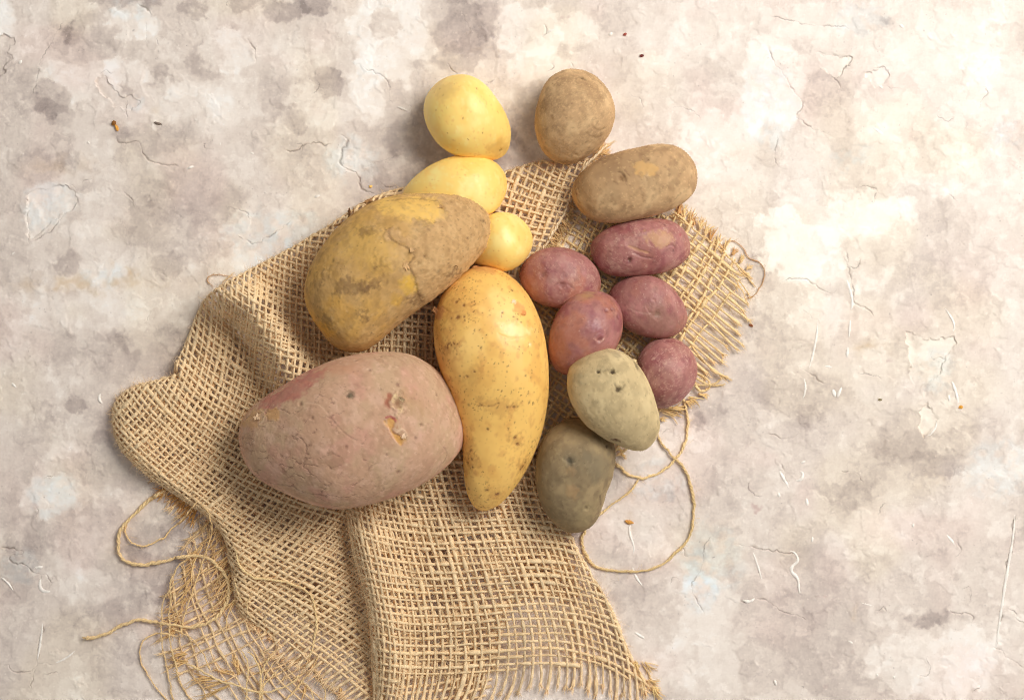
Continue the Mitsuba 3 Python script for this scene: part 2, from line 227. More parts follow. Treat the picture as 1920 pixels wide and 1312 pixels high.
    for L, w, d, lip in lines[:len(CR)]:
        lo, hi = L.min(0) - 25, L.max(0) + 25
        idx = np.where(((P > lo) & (P < hi)).all(1))[0]
        dd, j = cKDTree(L).query(P[idx])
        n = np.stack([-np.gradient(L[:, 1]), np.gradient(L[:, 0])], 1)
        side = np.sign(((P[idx] - L[j]) * n[j]).sum(1))
        gap = ss(.34, .56, vnoise(np.c_[L, L[:, :1] * 0], 17, 33))[j]; end = ss(0, 9, np.minimum(j, len(L) - 1 - j) * 1.5) * (.15 + .85 * gap)
        ww = w * (.35 + .65 * end) * (.55 + .9 * vnoise(np.c_[L[j], L[j][:, :1] * 0], 14, 31))
        g = np.exp(-(dd / (ww * .62)) ** 2)
        h[idx] -= d * g * (.3 + .7 * end)
        h[idx] += .6 * lip * end * np.exp(-np.maximum(dd - ww * .6, 0) / 5) * (1 - g) * np.where(side > 0, 1.0, .15)
        dirt[idx] = np.maximum(dirt[idx], .5 * np.exp(-(dd / (ww * .5)) ** 2) * (.25 + .75 * end))
    # speckles and pinholes
    cl = ss(.5, .72, fb(p3, 55, 25, 3))
    sp = vnoise(p3, 2.3, 26)
    dirt = np.maximum(dirt, .6 * ss(.88, .97, sp) * ss(.46, .66, fb(p3, 55, 25, 3)))
    tone = tone + .2 * ss(.9, .98, vnoise(p3, 2.6, 27)) * (1 - cl)
    tone = tone + (vnoise(p3, 2.0, 28) - .5) * .15 + (fb(np.c_[P[:, 0], P[:, 1] / 4, P[:, 0] * 0], 3, 29, 2) - .5) * .06 + (fb(np.c_[P[:, 0] / 4, P[:, 1], P[:, 0] * 0], 3, 30, 2) - .5) * .06
    tone = np.clip(tone, 0, 1.05)
    tone = tone + .05 * np.sin(tone * 6.28) * 0
    stops = np.array([0, .22, .5, .75, 1.06])
    cols = np.array([lin(150,137,131), lin(183,169,160), lin(216,203,191), lin(234,224,213), lin(242,239,233)])
    col = np.stack([np.interp(tone, stops, cols[:, k]) for k in range(3)], 1)
    pink = ss(.5, .72, fb(p3, 130, 32, 3)); col = col * (1 + pink[:, None] * np.array([.015, -.03, -.025]))
    warm = ss(.5, .7, fb(p3, 150, 33, 3)); col = col * (1 + warm[:, None] * np.array([.01, .0, -.05]))
    for x, y, rx, ry in BLUE:
        m = ss(1.25, .8, np.hypot((wx - x) / rx, (wy - y) / ry)) * ss(.35, .6, n5)
        col = col * (1 + m[:, None] * np.array([-.07, -.01, .035]))
    for x, y, rx, ry, a in OCH:
        m = a * np.exp(-(((wx - x) / rx) ** 2 + ((wy - y) / ry) ** 2)) * ss(.35, .7, fb(p3, 22, 34, 3))
        col = mixc(col, lin(196, 160, 100), m)
    redd = .5 * ss(.72, .82, fb(p3, 26, 35, 3)) * ss(.55, .75, fb(p3, 120, 36, 2))
    col = mixc(col, lin(178, 140, 132), redd)
    col = mixc(col, lin(96, 78, 68), dirt * .9)
    v = px2w(P[:, 0], P[:, 1]); v[:, 2] = h * .001 - .0004
    far = (P[:, 0] < -60) | (P[:, 0] > 1980) | (P[:, 1] < -60) | (P[:, 1] > 1372)
    v[far, 2] = -.0004
    m = trimesh.Trimesh(v, tri, process=False)
    scene['table_top'] = mikit.ply(m, 'mat_table', smooth=True, uv=v[:, :2] * 10, color=np.clip(col, 0, .92))
    labels['table_top'] = {'label': 'weathered plaster table top with peeling cream and mauve grey paint', 'kind': 'structure'}
table()

# raised blobs and strings of white paint on the table: parts of it
def stroke(pts, w, hgt, seed):
    L = smooth_line(pts, 1.2); n = len(L); rng = np.random.default_rng(seed)
    t = np.linspace(0, 1, n)
    ww = w * np.clip(np.sin(np.pi * np.clip(t * .94 + .03, 0, 1)), 0.06, 1) ** .55 * (.6 + .8 * meshkit.fbm(np.c_[L / 7, L[:, :1] * 0], 2, seed))
    d = np.stack([-np.gradient(L[:, 1]), np.gradient(L[:, 0])], 1); d /= np.linalg.norm(d, axis=1, keepdims=True)
    K = 9; a = np.linspace(0, np.pi, K)
    q = L[:, None] + d[:, None] * (np.cos(a)[None, :, None] * ww[:, None, None] * .5)
    z = -.0006 + (np.sin(a) ** .8)[None] * hgt * (ww / w)[:, None] * .001 + .0003
    v = px2w(q[..., 0].ravel(), q[..., 1].ravel()); v[:, 2] = z.ravel()
    i, j = np.meshgrid(np.arange(n - 1), np.arange(K - 1), indexing='ij'); b = i * K + j
    f = np.stack([b, b + K, b + K + 1, b + 1], -1).reshape(-1, 4)
    return trimesh.Trimesh(v, np.vstack([f[:, [0, 1, 2]], f[:, [0, 2, 3]]]), process=False)
STR = [([(1462,882),(1468,895),(1474,905),(1478,914)],8,1.5),([(1501,883),(1505,892),(1500,899),(1493,900)],8,1.5),([(1459,923),(1462,932)],9,1.6),([(1512,934),(1514,948)],8,1.4),([(1502,868),(1510,864)],7,1.2),
 ([(1482,1033),(1493,1040),(1495,1052),(1485,1062),(1484,1070),(1494,1082),(1498,1100),(1500,1112)],8,1.5),([(1393,1124),(1404,1127),(1415,1121)],8,1.3),([(1412,1035),(1419,1055),(1428,1085)],5,.8),([(1524,1006),(1522,1016)],5,1),
 ([(1588,525),(1594,545),(1598,570),(1596,580)],9,1.4),([(1594,600),(1592,632)],6,1.1),([(1590,650),(1588,670)],7,1.2),([(1533,605),(1530,635),(1524,665),(1517,690)],6,1.3),([(1546,686),(1560,688)],5,1),([(1508,710),(1510,730),(1506,746)],6,1.2),
 ([(1562,730),(1566,744)],10,1.2),([(1578,726),(1570,744)],8,1.2),([(1773,578),(1780,590),(1788,605),(1784,625)],5,1),([(1785,715),(1792,735),(1798,760)],9,1.5),([(1757,790),(1750,808),(1738,818)],5,1),([(1779,740),(1780,752)],6,1.1),
 ([(1903,965),(1899,1010),(1889,1070),(1878,1140),(1868,1210)],7,1.0),([(1184,980),(1180,992),(1184,1010),(1186,1040)],6,1),([(1186,1060),(1195,1085),(1212,1103)],6,.9),([(1190,1185),(1208,1196)],7,1.0),
 ([(80,1168),(76,1200),(70,1235)],6,1.2),([(76,1085),(78,1105),(95,1108)],9,1.2),([(2,1082),(14,1092),(24,1106)],5,1.1),([(65,1064),(80,1062)],7,1.1),([(105,1242),(125,1232),(140,1220)],5,.8),([(188,738),(186,748),(192,756)],8,1.4),([(22,718),(30,726)],7,1.4),([(350,318),(357,314),(364,312)],6,2.0),
 ([(36,120),(40,113)],9,1.4),([(1142,67),(1148,61)],9,1.6),([(470,286),(476,289)],5,1.2),([(290,230),(298,234)],4,1.0),([(1712,981),(1712,988)],6,1.4),([(1452,1274),(1456,1284)],7,1.5),([(1616,1130),(1640,1136)],2.5,.5),([(1644,1262),(1646,1268)],5,1),([(1675,1266),(1678,1272)],5,1),
 ([(1686,46),(1694,52)],8,1.2),([(1740,66),(1746,74)],8,1),([(1648,160),(1655,166)],6,1),([(1630,235),(1645,245),(1660,258)],7,.9),([(1040,55),(1025,62)],5,.9),([(745,200),(765,208)],5,1),([(690,350),(696,352)],3,.6),([(1775,1002),(1790,1020)],6,.8),([(1590,1200),(1600,1206)],4,.7),([(590,370),(600,366)],7,1.2),([(20,480),(30,470)],4,.8),([(165,265),(167,270)],5,1.2),([(412,268),(414,272)],4,1)]
for k, (pts, w, hgt) in enumerate(STR):
    m = stroke(pts, w * .75, hgt * .45, 60 + k)
    c = np.clip(lin(236, 229, 219)[None] * (.88 + .2 * fb(m.vertices, .002, 70 + k, 2))[:, None], 0, .9)
    scene['table_top__paint_chip' + ('' if k == 0 else '_%03d' % k)] = mikit.ply(m, 'mat_paint', smooth=True, color=c)

# ---------------------------------------------------------------- burlap: real yarns woven over and under
def tubes(lines, sides=6, flat=.82):
    """lines: list of (points m, radii m, colours) -> vertices, faces, colours"""
    V, F, C, at = [], [], [], 0
    ang = np.arange(sides) * 2 * np.pi / sides
    for p, r, c in lines:
        n = len(p)
        t = np.gradient(p, axis=0); t /= np.linalg.norm(t, axis=1, keepdims=True) + 1e-12
        a = np.cross(t, [0, 0, 1.0]); ln = np.linalg.norm(a, axis=1, keepdims=True)
        a = np.where(ln > .05, a / np.maximum(ln, 1e-9), [1.0, 0, 0])
        b = np.cross(a, t)
        ring = p[:, None] + r[:, None, None] * (np.cos(ang)[None, :, None] * a[:, None] + flat * np.sin(ang)[None, :, None] * b[:, None])
        i, j = np.meshgrid(np.arange(n - 1), np.arange(sides), indexing='ij')
        q = at + np.stack([i * sides + j, i * sides + (j + 1) % sides, (i + 1) * sides + (j + 1) % sides, (i + 1) * sides + j], -1).reshape(-1, 4)
        V.append(ring.reshape(-1, 3)); F.append(q[:, [0, 2, 1]]); F.append(q[:, [0, 3, 2]]); 
        ply = np.array([1.12, .90, 1.06, .84, 1.16, .92, 1.0])[(np.arange(sides)[None] + (np.arange(n) // 2)[:, None]) % 7] if sides > 4 else np.ones((n, sides))
        C.append((c[:, None] * ply[..., None]).reshape(-1, 3)); at += n * sides
    return trimesh.Trimesh(np.vstack(V), np.vstack(F), process=False), np.vstack(C)

JUTE = lin(230, 204, 163)
def jute_colour(rng, p, base=JUTE):
    k = (1 + rng.normal(0, .07)) * (.86 + .28 * meshkit.fbm(p / .004, 2, int(rng.integers(1000))))
    w = abs(rng.normal(0, .03))
    c = base[None] * k[:, None] * np.array([1 + w * .4, 1 - w * .1, 1 - w])
    return c / np.maximum(1, c.max(1, keepdims=True) / .84)

def field(anchors, deg, reg):
    """anchors: (x, y, angle of the cross yarns, angle of the down yarns, their pitches) -> U(x,y), V(x,y): yarn numbers"""
    A = np.array(anchors, float); x, y = (A[:, 0] - 660) / 400, (A[:, 1] - 800) / 400
    ex = [(i, j) for i in range(deg + 1) for j in range(deg + 1 - i) if i + j > 0]
    gx = np.stack([i * x ** max(i - 1, 0) * y ** j / 400 if i else x * 0 for i, j in ex], 1)
    gy = np.stack([j * x ** i * y ** max(j - 1, 0) / 400 if j else x * 0 for i, j in ex], 1)
    M = np.vstack([gx, gy]) * 13; R = np.diag([reg * (i + j - 1) for i, j in ex])
    t1, t2 = np.radians(A[:, 2]), np.radians(A[:, 3])
    out = []
    for g in ((np.sin(t2) / A[:, 5], -np.cos(t2) / A[:, 5]), (-np.sin(t1) / A[:, 4], np.cos(t1) / A[:, 4])):
        c = np.linalg.lstsq(np.vstack([M, R]), np.concatenate([g[0], g[1], np.zeros(len(ex))]) * 13 * np.concatenate([np.ones(2 * len(A)), np.zeros(len(ex))]), rcond=None)[0]
        out.append(c)
    def ev(px, py):
        X, Y = (px - 660) / 400, (py - 800) / 400
        B = [X ** i * Y ** j for i, j in ex]
        return sum(c * b for c, b in zip(out[0], B)), sum(c * b for c, b in zip(out[1], B))
    return ev

LAYERS = []
def top_z(px, py, skip=None):
    z = np.zeros(len(px))
    for poly, zf in LAYERS:
        ins = shapely.contains_xy(poly, px, py)
        if ins.any():
            z[ins] = np.maximum(z[ins], zf(px[ins], py[ins]))
    return z

FUZZ = []
def panel(anchors, polyU, polyV, zf, seed, folds=(), rad=.00066, amp=.00052, shift=(0, 0), deg=4, reg=.02, sides=6, per=4, base=JUTE, trimU=0, trimV=0, fuzz=1.0, jit=.11, skipU=0., skipV=0., zadd=0.):
    rng = np.random.default_rng(seed)
    ev = field(anchors, deg, reg)
    PU, PV = shapely.Polygon(polyU).buffer(0), shapely.Polygon(polyV).buffer(0)
    ext = max([R * 2 for _, R in folds] + [0])
    foldl = [(shapely.LineString(smooth_line(f, 3)), R) for f, R in folds]
    both = PU.union(PV).buffer(0)
    # the cloth goes on past a fold: let the flat sheet extend there
    def grown(P):
        return shapely.union_all([P] + [l.buffer(R * 1.7, cap_style='flat') for l, R in foldl]) if foldl else P
    GU, GV = grown(PU), grown(PV)
    x0, y0, x1, y1 = GU.union(GV).bounds
    gx, gy = np.meshgrid(np.arange(x0 - 30, x1 + 30, 4.), np.arange(y0 - 30, y1 + 30, 4.)); gx, gy = gx.ravel(), gy.ravel()
    k = shapely.contains_xy(GU.union(GV).buffer(26), gx, gy); gx, gy = gx[k], gy[k]
    U, V = ev(gx, gy); U = U + shift[0]; V = V + shift[1]
    inv = LinearNDInterpolator(np.c_[U, V], np.c_[gx, gy])
    lines, weave_ends = [], []
    for fam in (0, 1):
        lo, hi = (U.min(), U.max()) if fam == 0 else (V.min(), V.max())
        a0, a1 = (V.min(), V.max()) if fam == 0 else (U.min(), U.max())
        G, Pp, skip, tr = (GU, PU, skipU, trimU) if fam == 0 else (GV, PV, skipV, trimV)
        t = np.arange(a0, a1, 1 / per)
        for i in range(int(math.ceil(lo)), int(hi) + 1):
            if rng.random() < skip: continue
            w = rng.uniform(0, 100)
            off = (meshkit.fbm(np.c_[t / 5 + w, t * 0, t * 0], 2, seed) - .5) * 2 * jit * 2 + rng.normal(0, jit * .5)
            uv = np.c_[i + off, t] if fam == 0 else np.c_[t, i + off]
            xy = inv(uv)
            ok = ~np.isnan(xy[:, 0]); ok[ok] = shapely.contains_xy(G, xy[ok, 0], xy[ok, 1])
            runs = np.split(np.arange(len(t)), np.where(np.diff(ok.astype(int)) != 0)[0] + 1)
            for run in runs:
                if not ok[run[0]] or len(run) < per: continue
                if tr:
                    a, b = int(rng.integers(0, tr + 1)), int(rng.integers(0, tr + 1))
                    run = run[a:len(run) - b]
                    if len(run) < per: continue
                q, tt = xy[run].copy(), t[run]
                drop = np.zeros(len(q))
                s_all = np.ones(len(q), bool)
                for l, R in foldl:
                    pt = shapely.points(q); d = shapely.distance(l, pt)
                    near = d < R * 1.75
                    if not near.any(): continue
                    pr = shapely.line_locate_point(l, pt[near]); on = shapely.get_coordinates(shapely.line_interpolate_point(l, pr))
                    tang = shapely.get_coordinates(shapely.line_interpolate_point(l, np.minimum(pr + 1, l.length))) - shapely.get_coordinates(shapely.line_interpolate_point(l, np.maximum(pr - 1, 0)))
                    nin = np.c_[-tang[:, 1], tang[:, 0]]; nin /= np.linalg.norm(nin, axis=1, keepdims=True) + 1e-9
                    s = ((q[near] - on) * nin).sum(1)             # > 0 inside (lines run with the cloth on this side)
                    ang = (R - s) / R
                    roll = ang > 0
                    ang = np.clip(ang, 0, 2.6)
                    dn = np.where(roll, R - R * np.sin(ang), s)
                    q[near] = on + nin * dn[:, None] + (q[near] - on - nin * s[:, None])
                    dr = np.where(roll, R * (1 - np.cos(ang)), 0)
                    drop[near] = np.maximum(drop[near], dr)
                par = (np.cos(np.pi * tt + np.pi * i)) * (1 if fam == 0 else -1)
                z = np.maximum(zf(q[:, 0], q[:, 1]) + zadd - drop * S, .0006) + amp * par * np.clip((zf(q[:, 0], q[:, 1]) + zadd) / .001, .4, 1)
                p = px2w(q[:, 0], q[:, 1]); kz = (H - z) / H; p[:, 0] *= kz; p[:, 1] *= kz; p[:, 2] = z
                r = rad * (.76 + .5 * meshkit.fbm(np.c_[tt / 3 + w, tt * 0, tt * 0], 2, seed + 1)) * (1 + rng.normal(0, .13)) * (1 + .55 * ss(.74, .88, meshkit.noise(np.c_[tt / 2.2 + w * 3, tt * 0, tt * 0], seed + 2)))
                c = jute_colour(rng, p, base)
                lines.append((p, r, c))
                FUZZ.append((p, c, fuzz, seed))
    return lines
# ---- cloth heights (photo pixels -> metres)
RIDGE = shapely.LineString(smooth_line([(440,548),(462,556),(488,580),(510,612),(532,652),(554,690),(580,730)], 3))
VALLEY = shapely.LineString(smooth_line([(432,590),(452,622),(474,664),(500,712),(520,760)], 3))
LIP = shapely.LineString(smooth_line([(440,1085),(425,1010),(380,955),(320,905),(262,856),(236,800),(250,765),(300,725)], 3))
CREASE = [(702,1330),(697,1200),(688,1130),(666,1040),(650,948)]
FLAP = shapely.LineString([(440,1075),(470,1092),(520,1100),(570,1112),(600,1150),(612,1200)])
def dist(l, x, y): return shapely.distance(l, shapely.points(x, y))
RC = np.array(RIDGE.coords)
def zA(x, y):
    r, v, lp = dist(RIDGE, x, y), dist(VALLEY, x, y), dist(LIP, x, y)
    j = cKDTree(RC).query(np.c_[x, y])[1]; tn = np.gradient(RC, axis=0)[j]; left = (tn[:, 0] * (y - RC[j, 1]) - tn[:, 1] * (x - RC[j, 0])) > 0
    rid = np.where(left, np.exp(-(r / 47) ** 3.4), np.exp(-(r / 27) ** 2))
    z = .0056 + (.030 * rid) - .0045 * np.exp(-(v / 30) ** 2)
    z = z + .0075 * np.exp(-(lp / 50) ** 2) + .004 * np.exp(-(((x - 330) / 90) ** 2 + ((y - 780) / 90) ** 2))
    z = z + .005 * np.exp(-(((x - 545) / 80) ** 2 + ((y - 1040) / 48) ** 2))
    z = z - .0012 * ss(-10, 50, ((x - 450) * .42 + (y - 1100) * .9)) - .005 * np.exp(-((x - (664 + (y - 1040) * .2)) / 22) ** 2) * ss(930, 990, y)
    z = z + .0010 * np.sin(x / 31 + y / 47) * ss(700, 500, x)
    z = z + .0018 * np.exp(-((y - (366 - (x - 950) * .38)) / 26) ** 2) * ss(900, 960, x)
    return np.maximum(z, .0016)
def zD(x, y):
    cx = 664 + (y - 1040) * .16
    z = .0060 + .0135 * np.exp(-((x - cx - 34) / 46) ** 2) * ss(930, 1000, y) + .0045 * np.exp(-(((x - 800) / 130) ** 2 + ((y - 1090) / 110) ** 2))
    z = z - .0042 * ss(930, 1120, x) * ss(1080, 1220, y) - .002 * ss(1180, 1290, y)
    z = z + .0012 * np.sin(x / 36 - y / 60)
    return np.maximum(z, .0018)
def zB(x, y): return .0016 + .0008 * np.sin(x / 23 + y / 31) + .0012 * ss(1180, 1300, x)
def zE(x, y): return .0014 + .0006 * np.sin(x / 17 - y / 23)
LAYERS += [(shapely.Polygon(CLOTH_A).buffer(0), zA), (shapely.Polygon(CLOTH_D).buffer(0), zD)]

AN_A = [(530,520,3,93,13.4,12.8),(600,440,-3,100,13.2,12.8),(540,630,-2,90,12.8,12.8),(575,670,-9,70,12.2,12.2),(460,520,17,95,12.5,12.2),(455,560,36,92,11.5,11.5),(410,552,48,100,11.5,11.5),(400,650,31,91,12,11.5),(500,615,40,100,9.0,9.0),(530,675,30,100,9.5,9.0),(465,575,45,98,8.5,9.0),(300,897,39,139,7.5,12.5),(352,946,39,139,7.5,12.5),(238,845,45,140,8,11),(405,1000,36,140,8,12),(450,690,24,84,12.5,11.8),
        (330,800,43,143,12.8,12.8),(435,778,29,118,12.6,12.2),(370,714,42,110,12.4,12.0),(445,693,25,92,12.5,12.2),(370,895,39,139,12.8,12.6),(430,930,40,136,12.2,12.6),(270,790,46,140,12.5,12.5),
        (520,1000,24,142,11.6,12.4),(620,990,20,124,12.2,12.4),(600,1060,25,140,10.5,12),(500,1130,38,138,12.4,12.4),(620,1180,33,148,11.5,12.0),(670,1200,38,150,11.5,12.0),(560,800,12,110,13,13),
        (1000,370,16,107,13.4,13.2),(960,430,20,110,13.4,13.2),(1080,320,18,112,13,13),(800,380,6,104,13.2,13),(700,560,0,92,13.2,13),(760,720,0,95,13.2,13),(880,620,6,100,13.2,13)]
AN_D = [(674,1000,25,78,12.5,6.5),(704,1130,20,80,13,6.5),(714,1230,6,90,13.5,7),(760,1100,1,80,13.6,13.4),(720,1010,14,75,13,12),(700,1080,18,76,13,11),(800,960,0,80,13.6,13.4),(745,1230,2,92,13.8,13),(850,1040,0,74,13.6,13.4),(950,1090,-9,71,13.6,13.4),(900,930,3,76,13.4,13.2),(1000,960,12,70,13.0,13),(1040,1060,8,68,13.4,12.6),(1090,1120,19,72,12.8,11.5),
        (1040,1160,4,78,13.6,13.4),(960,1200,-6,88,13.8,13.6),(1150,1220,24,76,12.8,11.5),(1100,1230,10,84,13.6,13),(880,1240,-3,92,13.8,13.6),(880,1140,-4,82,13.7,13.5),(740,1150,8,82,13.6,12.5)]
AN_B = [(1300,500,36,122,12.5,19),(1340,600,41,124,12.5,19),(1250,600,38,124,12,15),(1060,440,30,118,12,12.5),(1040,760,38,128,12.5,13),(1200,700,39,126,12,14),(1120,520,33,121,12,13),(1150,640,37,125,12,13),(1280,690,36,126,11.5,18),(1370,560,43,124,13,19),(1150,830,34,128,12.5,14)]
AN_E = [(400,1120,76,140,15,12.5),(380,1040,72,130,15,11.5),(430,1200,63,166,16,12),(420,1250,60,172,16,15),(530,1220,50,150,16,13),(560,1280,46,155,17,15),(340,1150,82,142,14,12),(330,1240,70,168,16,15),(620,1300,46,150,17,15)]
AN_E = [(a, b, d - 180, c, q, p) for a, b, c, d, p, q in AN_E]

edgeA = [(470,1172),(446,1140),(437,1080),(430,1040),(418,1003),(380,960),(320,920),(258,874),(222,830),(212,792),(215,760),(232,738),(285,714)]
edgeA2 = [(285,714),(322,690),(346,650),(366,600),(386,560),(402,545),(440,521),(500,490),(560,457),(622,420),(690,376),(800,345),(936,326),(1000,306),(1060,300),(1108,297)]
edgeD2 = [(1032,860),(1048,945),(1085,1035),(1112,1082),(1141,1132),(1166,1190),(1190,1245),(1222,1288)]
A_U = CLOTH_A[:21] + [(722,1340),(690,1338),(655,1310),(620,1284),(590,1256),(550,1244),(512,1226),(474,1202),(440,1172),(426,1140)] + CLOTH_A[28:]
A_V = CLOTH_A
D_V = CLOTH_D
D_U = CLOTH_D[:12] + [(1228,1318),(1165,1318),(1114,1300),(1043,1298),(971,1304),(900,1330),(735,1340),(700,1340)] + CLOTH_D[19:]
B_V = [(985,500),(1035,440),(1072,386),(1150,400),(1258,398),(1272,402),(1300,428),(1342,462),(1388,500),(1400,540),(1408,575),(1406,605),(1396,642),(1380,668),(1352,708),(1318,735),(1290,742),(1240,770),(1160,845),(1110,860),(1030,850),(990,960),(970,800)]
B_U = [(985,500),(1035,440),(1075,384),(1150,398),(1258,392),(1276,396),(1310,422),(1352,454),(1396,490),(1372,550),(1330,620),(1296,660),(1276,700),(1240,775),(1165,852),(1110,866),(1030,860),(990,960),(970,800)]
E_U = [(340,1040),(372,968),(430,960),(500,1090),(540,1190),(620,1240),(690,1310),(640,1335),(400,1335),(352,1270),(318,1190),(300,1130)]
E_V = [(276,900),(300,884),(345,905),(400,960),(446,1040),(470,1110),(560,1215),(640,1265),(560,1275),(440,1270),(322,1268),(306,1220),(296,1180),(304,1120),(324,1060),(348,1010),(340,985),(318,950),(290,930)]
OCHRE = lin(228, 200, 156)
lA = panel(AN_A, A_U, A_V, zA, 11, folds=[(edgeA, 30), (edgeA2, 10)], deg=5, reg=.004, rad=.00062)
lD = panel(AN_D, D_U, D_V, zD, 12, folds=[(CREASE, 27), (edgeD2, 9)], deg=4, reg=.004, trimU=5, rad=.00063)
lB = panel(AN_B, B_U, B_V, zB, 13, rad=.00060, trimU=4, trimV=5, reg=.02, deg=3, jit=.2, base=lin(232, 206, 156), fuzz=.8)
lE = panel(AN_E, E_U, E_V, zE, 14, rad=.00050, skipU=.15, skipV=.3, trimU=6, trimV=6, reg=.02, deg=3, jit=.24, base=OCHRE, fuzz=1.6)
# the second thickness of the cloth folded under the first
shr = lambda P, d: list(shapely.Polygon(P).buffer(0).buffer(-d).simplify(1).exterior.coords)
und = lambda zf: (lambda x, y: np.maximum(zf(x, y) - .0021, .0012))
A_W = shapely.Polygon(CLOTH_A).buffer(0).buffer(-13).difference(shapely.Polygon([(440,1100),(560,1150),(690,1240),(730,1340),(400,1340)])).simplify(1)
A_W = max(getattr(A_W, 'geoms', [A_W]), key=lambda g: g.area)
lW = panel([(a, b, c + 7, d + 6, p, q) for a, b, c, d, p, q in AN_A], list(A_W.exterior.coords), list(A_W.exterior.coords), und(zA), 15, rad=.00080, shift=(.43, .37), deg=5, reg=.004, sides=5, per=3, amp=.0004, fuzz=0.5)
D_W = [(662,940),(720,800),(900,720),(990,800),(1040,960),(1072,1040),(1098,1100),(1085,1130),(1000,1118),(960,1150),(940,1200),(930,1260),(905,1330),(702,1330),(700,1200),(690,1130)]
lX = panel([(a, b, c - 9, d - 7, p, q) for a, b, c, d, p, q in AN_D], D_W, D_W, und(zD), 16, rad=.00080, shift=(.4, .45), deg=4, reg=.004, sides=5, per=3, amp=.0004, fuzz=.5, trimU=3)

def add_tubes(key, lines, sides=6, label=None, kind=None, flat=.82):
    m, c = tubes(lines, sides, flat)
    c = c / np.maximum(1, c.max(1, keepdims=True) / .88)
    scene[key] = mikit.ply(m, 'mat_jute', smooth=True, color=np.clip(c, 0, .9))
    d = {}
    if label: d['label'] = label
    if kind: d['kind'] = kind
    if d: labels[key] = d
labels['burlap_cloth'] = {'label': 'frayed piece of tan burlap sackcloth folded and rumpled under the potatoes', 'category': 'burlap cloth'}
add_tubes('burlap_cloth__weave', lA, 6, 'rumpled upper weave on the left and top', 'stuff')
add_tubes('burlap_cloth__weave_001', lD, 6, 'fringed front flap of weave under the long yellow potato', 'stuff')
add_tubes('burlap_cloth__weave_002', lB, 6, 'thin open weave ravelling out at the right', 'stuff')
add_tubes('burlap_cloth__weave_003', lE, 6, 'loose ochre weave at the bottom left', 'stuff')
add_tubes('burlap_cloth__weave_004', lW + lX, 5, 'under layer of the folded weave', 'stuff')

# fuzz: single fibres standing off the yarns
def fibres(n, pts, cols, rng, l0, l1, rad, up=.5, tang=None, curl=.5):
    k = rng.integers(0, len(pts), n); out = []
    d = rng.normal(0, 1, (n, 3)); d[:, 2] = np.abs(d[:, 2]) * up
    if tang is not None: d = d * .55 + tang[k] * rng.choice([-1, 1], n)[:, None] * 1.2
    d /= np.linalg.norm(d, axis=1, keepdims=True)
    e = rng.normal(0, 1, (n, 3)); e[:, 2] *= .4
    L = rng.uniform(l0, l1, n)
    t = np.linspace(0, 1, 3)
    for i in range(n):
        q = pts[k[i]] + (d[i] * t[:, None] + e[i] * curl * (t[:, None] ** 2)) * L[i]
        q[:, 2] = np.maximum(q[:, 2], .0002)
        out.append((q, np.full(3, rad) * np.array([1, 1, .6]), np.repeat((cols[k[i]] * rng.uniform(.85, 1.12))[None], 3, 0)))
    return out
rng = np.random.default_rng(21)
pp = np.vstack([p for p, c, f, s in FUZZ if s not in (15, 16)]); cc = np.vstack([c for p, c, f, s in FUZZ if s not in (15, 16)])
tg = np.vstack([np.gradient(p, axis=0) for p, c, f, s in FUZZ if s not in (15, 16)]); tg /= np.linalg.norm(tg, axis=1, keepdims=True) + 1e-9
fz = fibres(60000, pp + rng.normal(0, .0003, pp.shape), cc, rng, .0010, .0036, .000068, .40, tg)
add_tubes('burlap_cloth__fuzz', fz, 3, None, 'stuff', 1.0)

# frayed ends of the fringe
fr = []
def fray(lines, test, seed, n=7, ln=.0032):
    rng = np.random.default_rng(seed)
    for p, r, c in lines:
        for end in (0, -1):
            q = p[end]; px = w2px(q[None])[0]
            if not test(px[0], px[1]): continue
            d = (p[0] - p[min(3, len(p) - 1)]) if end == 0 else (p[-1] - p[-min(4, len(p))])
            d = d / (np.linalg.norm(d) + 1e-9)
            for _ in range(n):
                dd = d + rng.normal(0, .26, 3) * [1, 1, .5]; L = ln * rng.uniform(.5, 1.2)
                t = np.linspace(0, 1, 4)[:, None]
                pt = q - d * .0012 + rng.normal(0, .0003, 3) + dd * t * L + rng.normal(0, .0004, 3) * t ** 2
                pt[:, 2] = np.maximum(pt[:, 2], .0003)
                fr.append((pt, np.array([.00024, .00024, .00018, .00008]) * rng.uniform(.7, 1.1), np.repeat(c[end][None] * rng.uniform(1.0, 1.25), 4, 0)))
fray(lD, lambda x, y: y > 1255 and x > 690, 31, 12, .0036)
fray(lA, lambda x, y: y > 1140 and x < 700, 32, 18, .0046)
fray(lB, lambda x, y: x > 1255 or y > 800, 33, 6)
fray(lE, lambda x, y: True, 34, 6, .005)
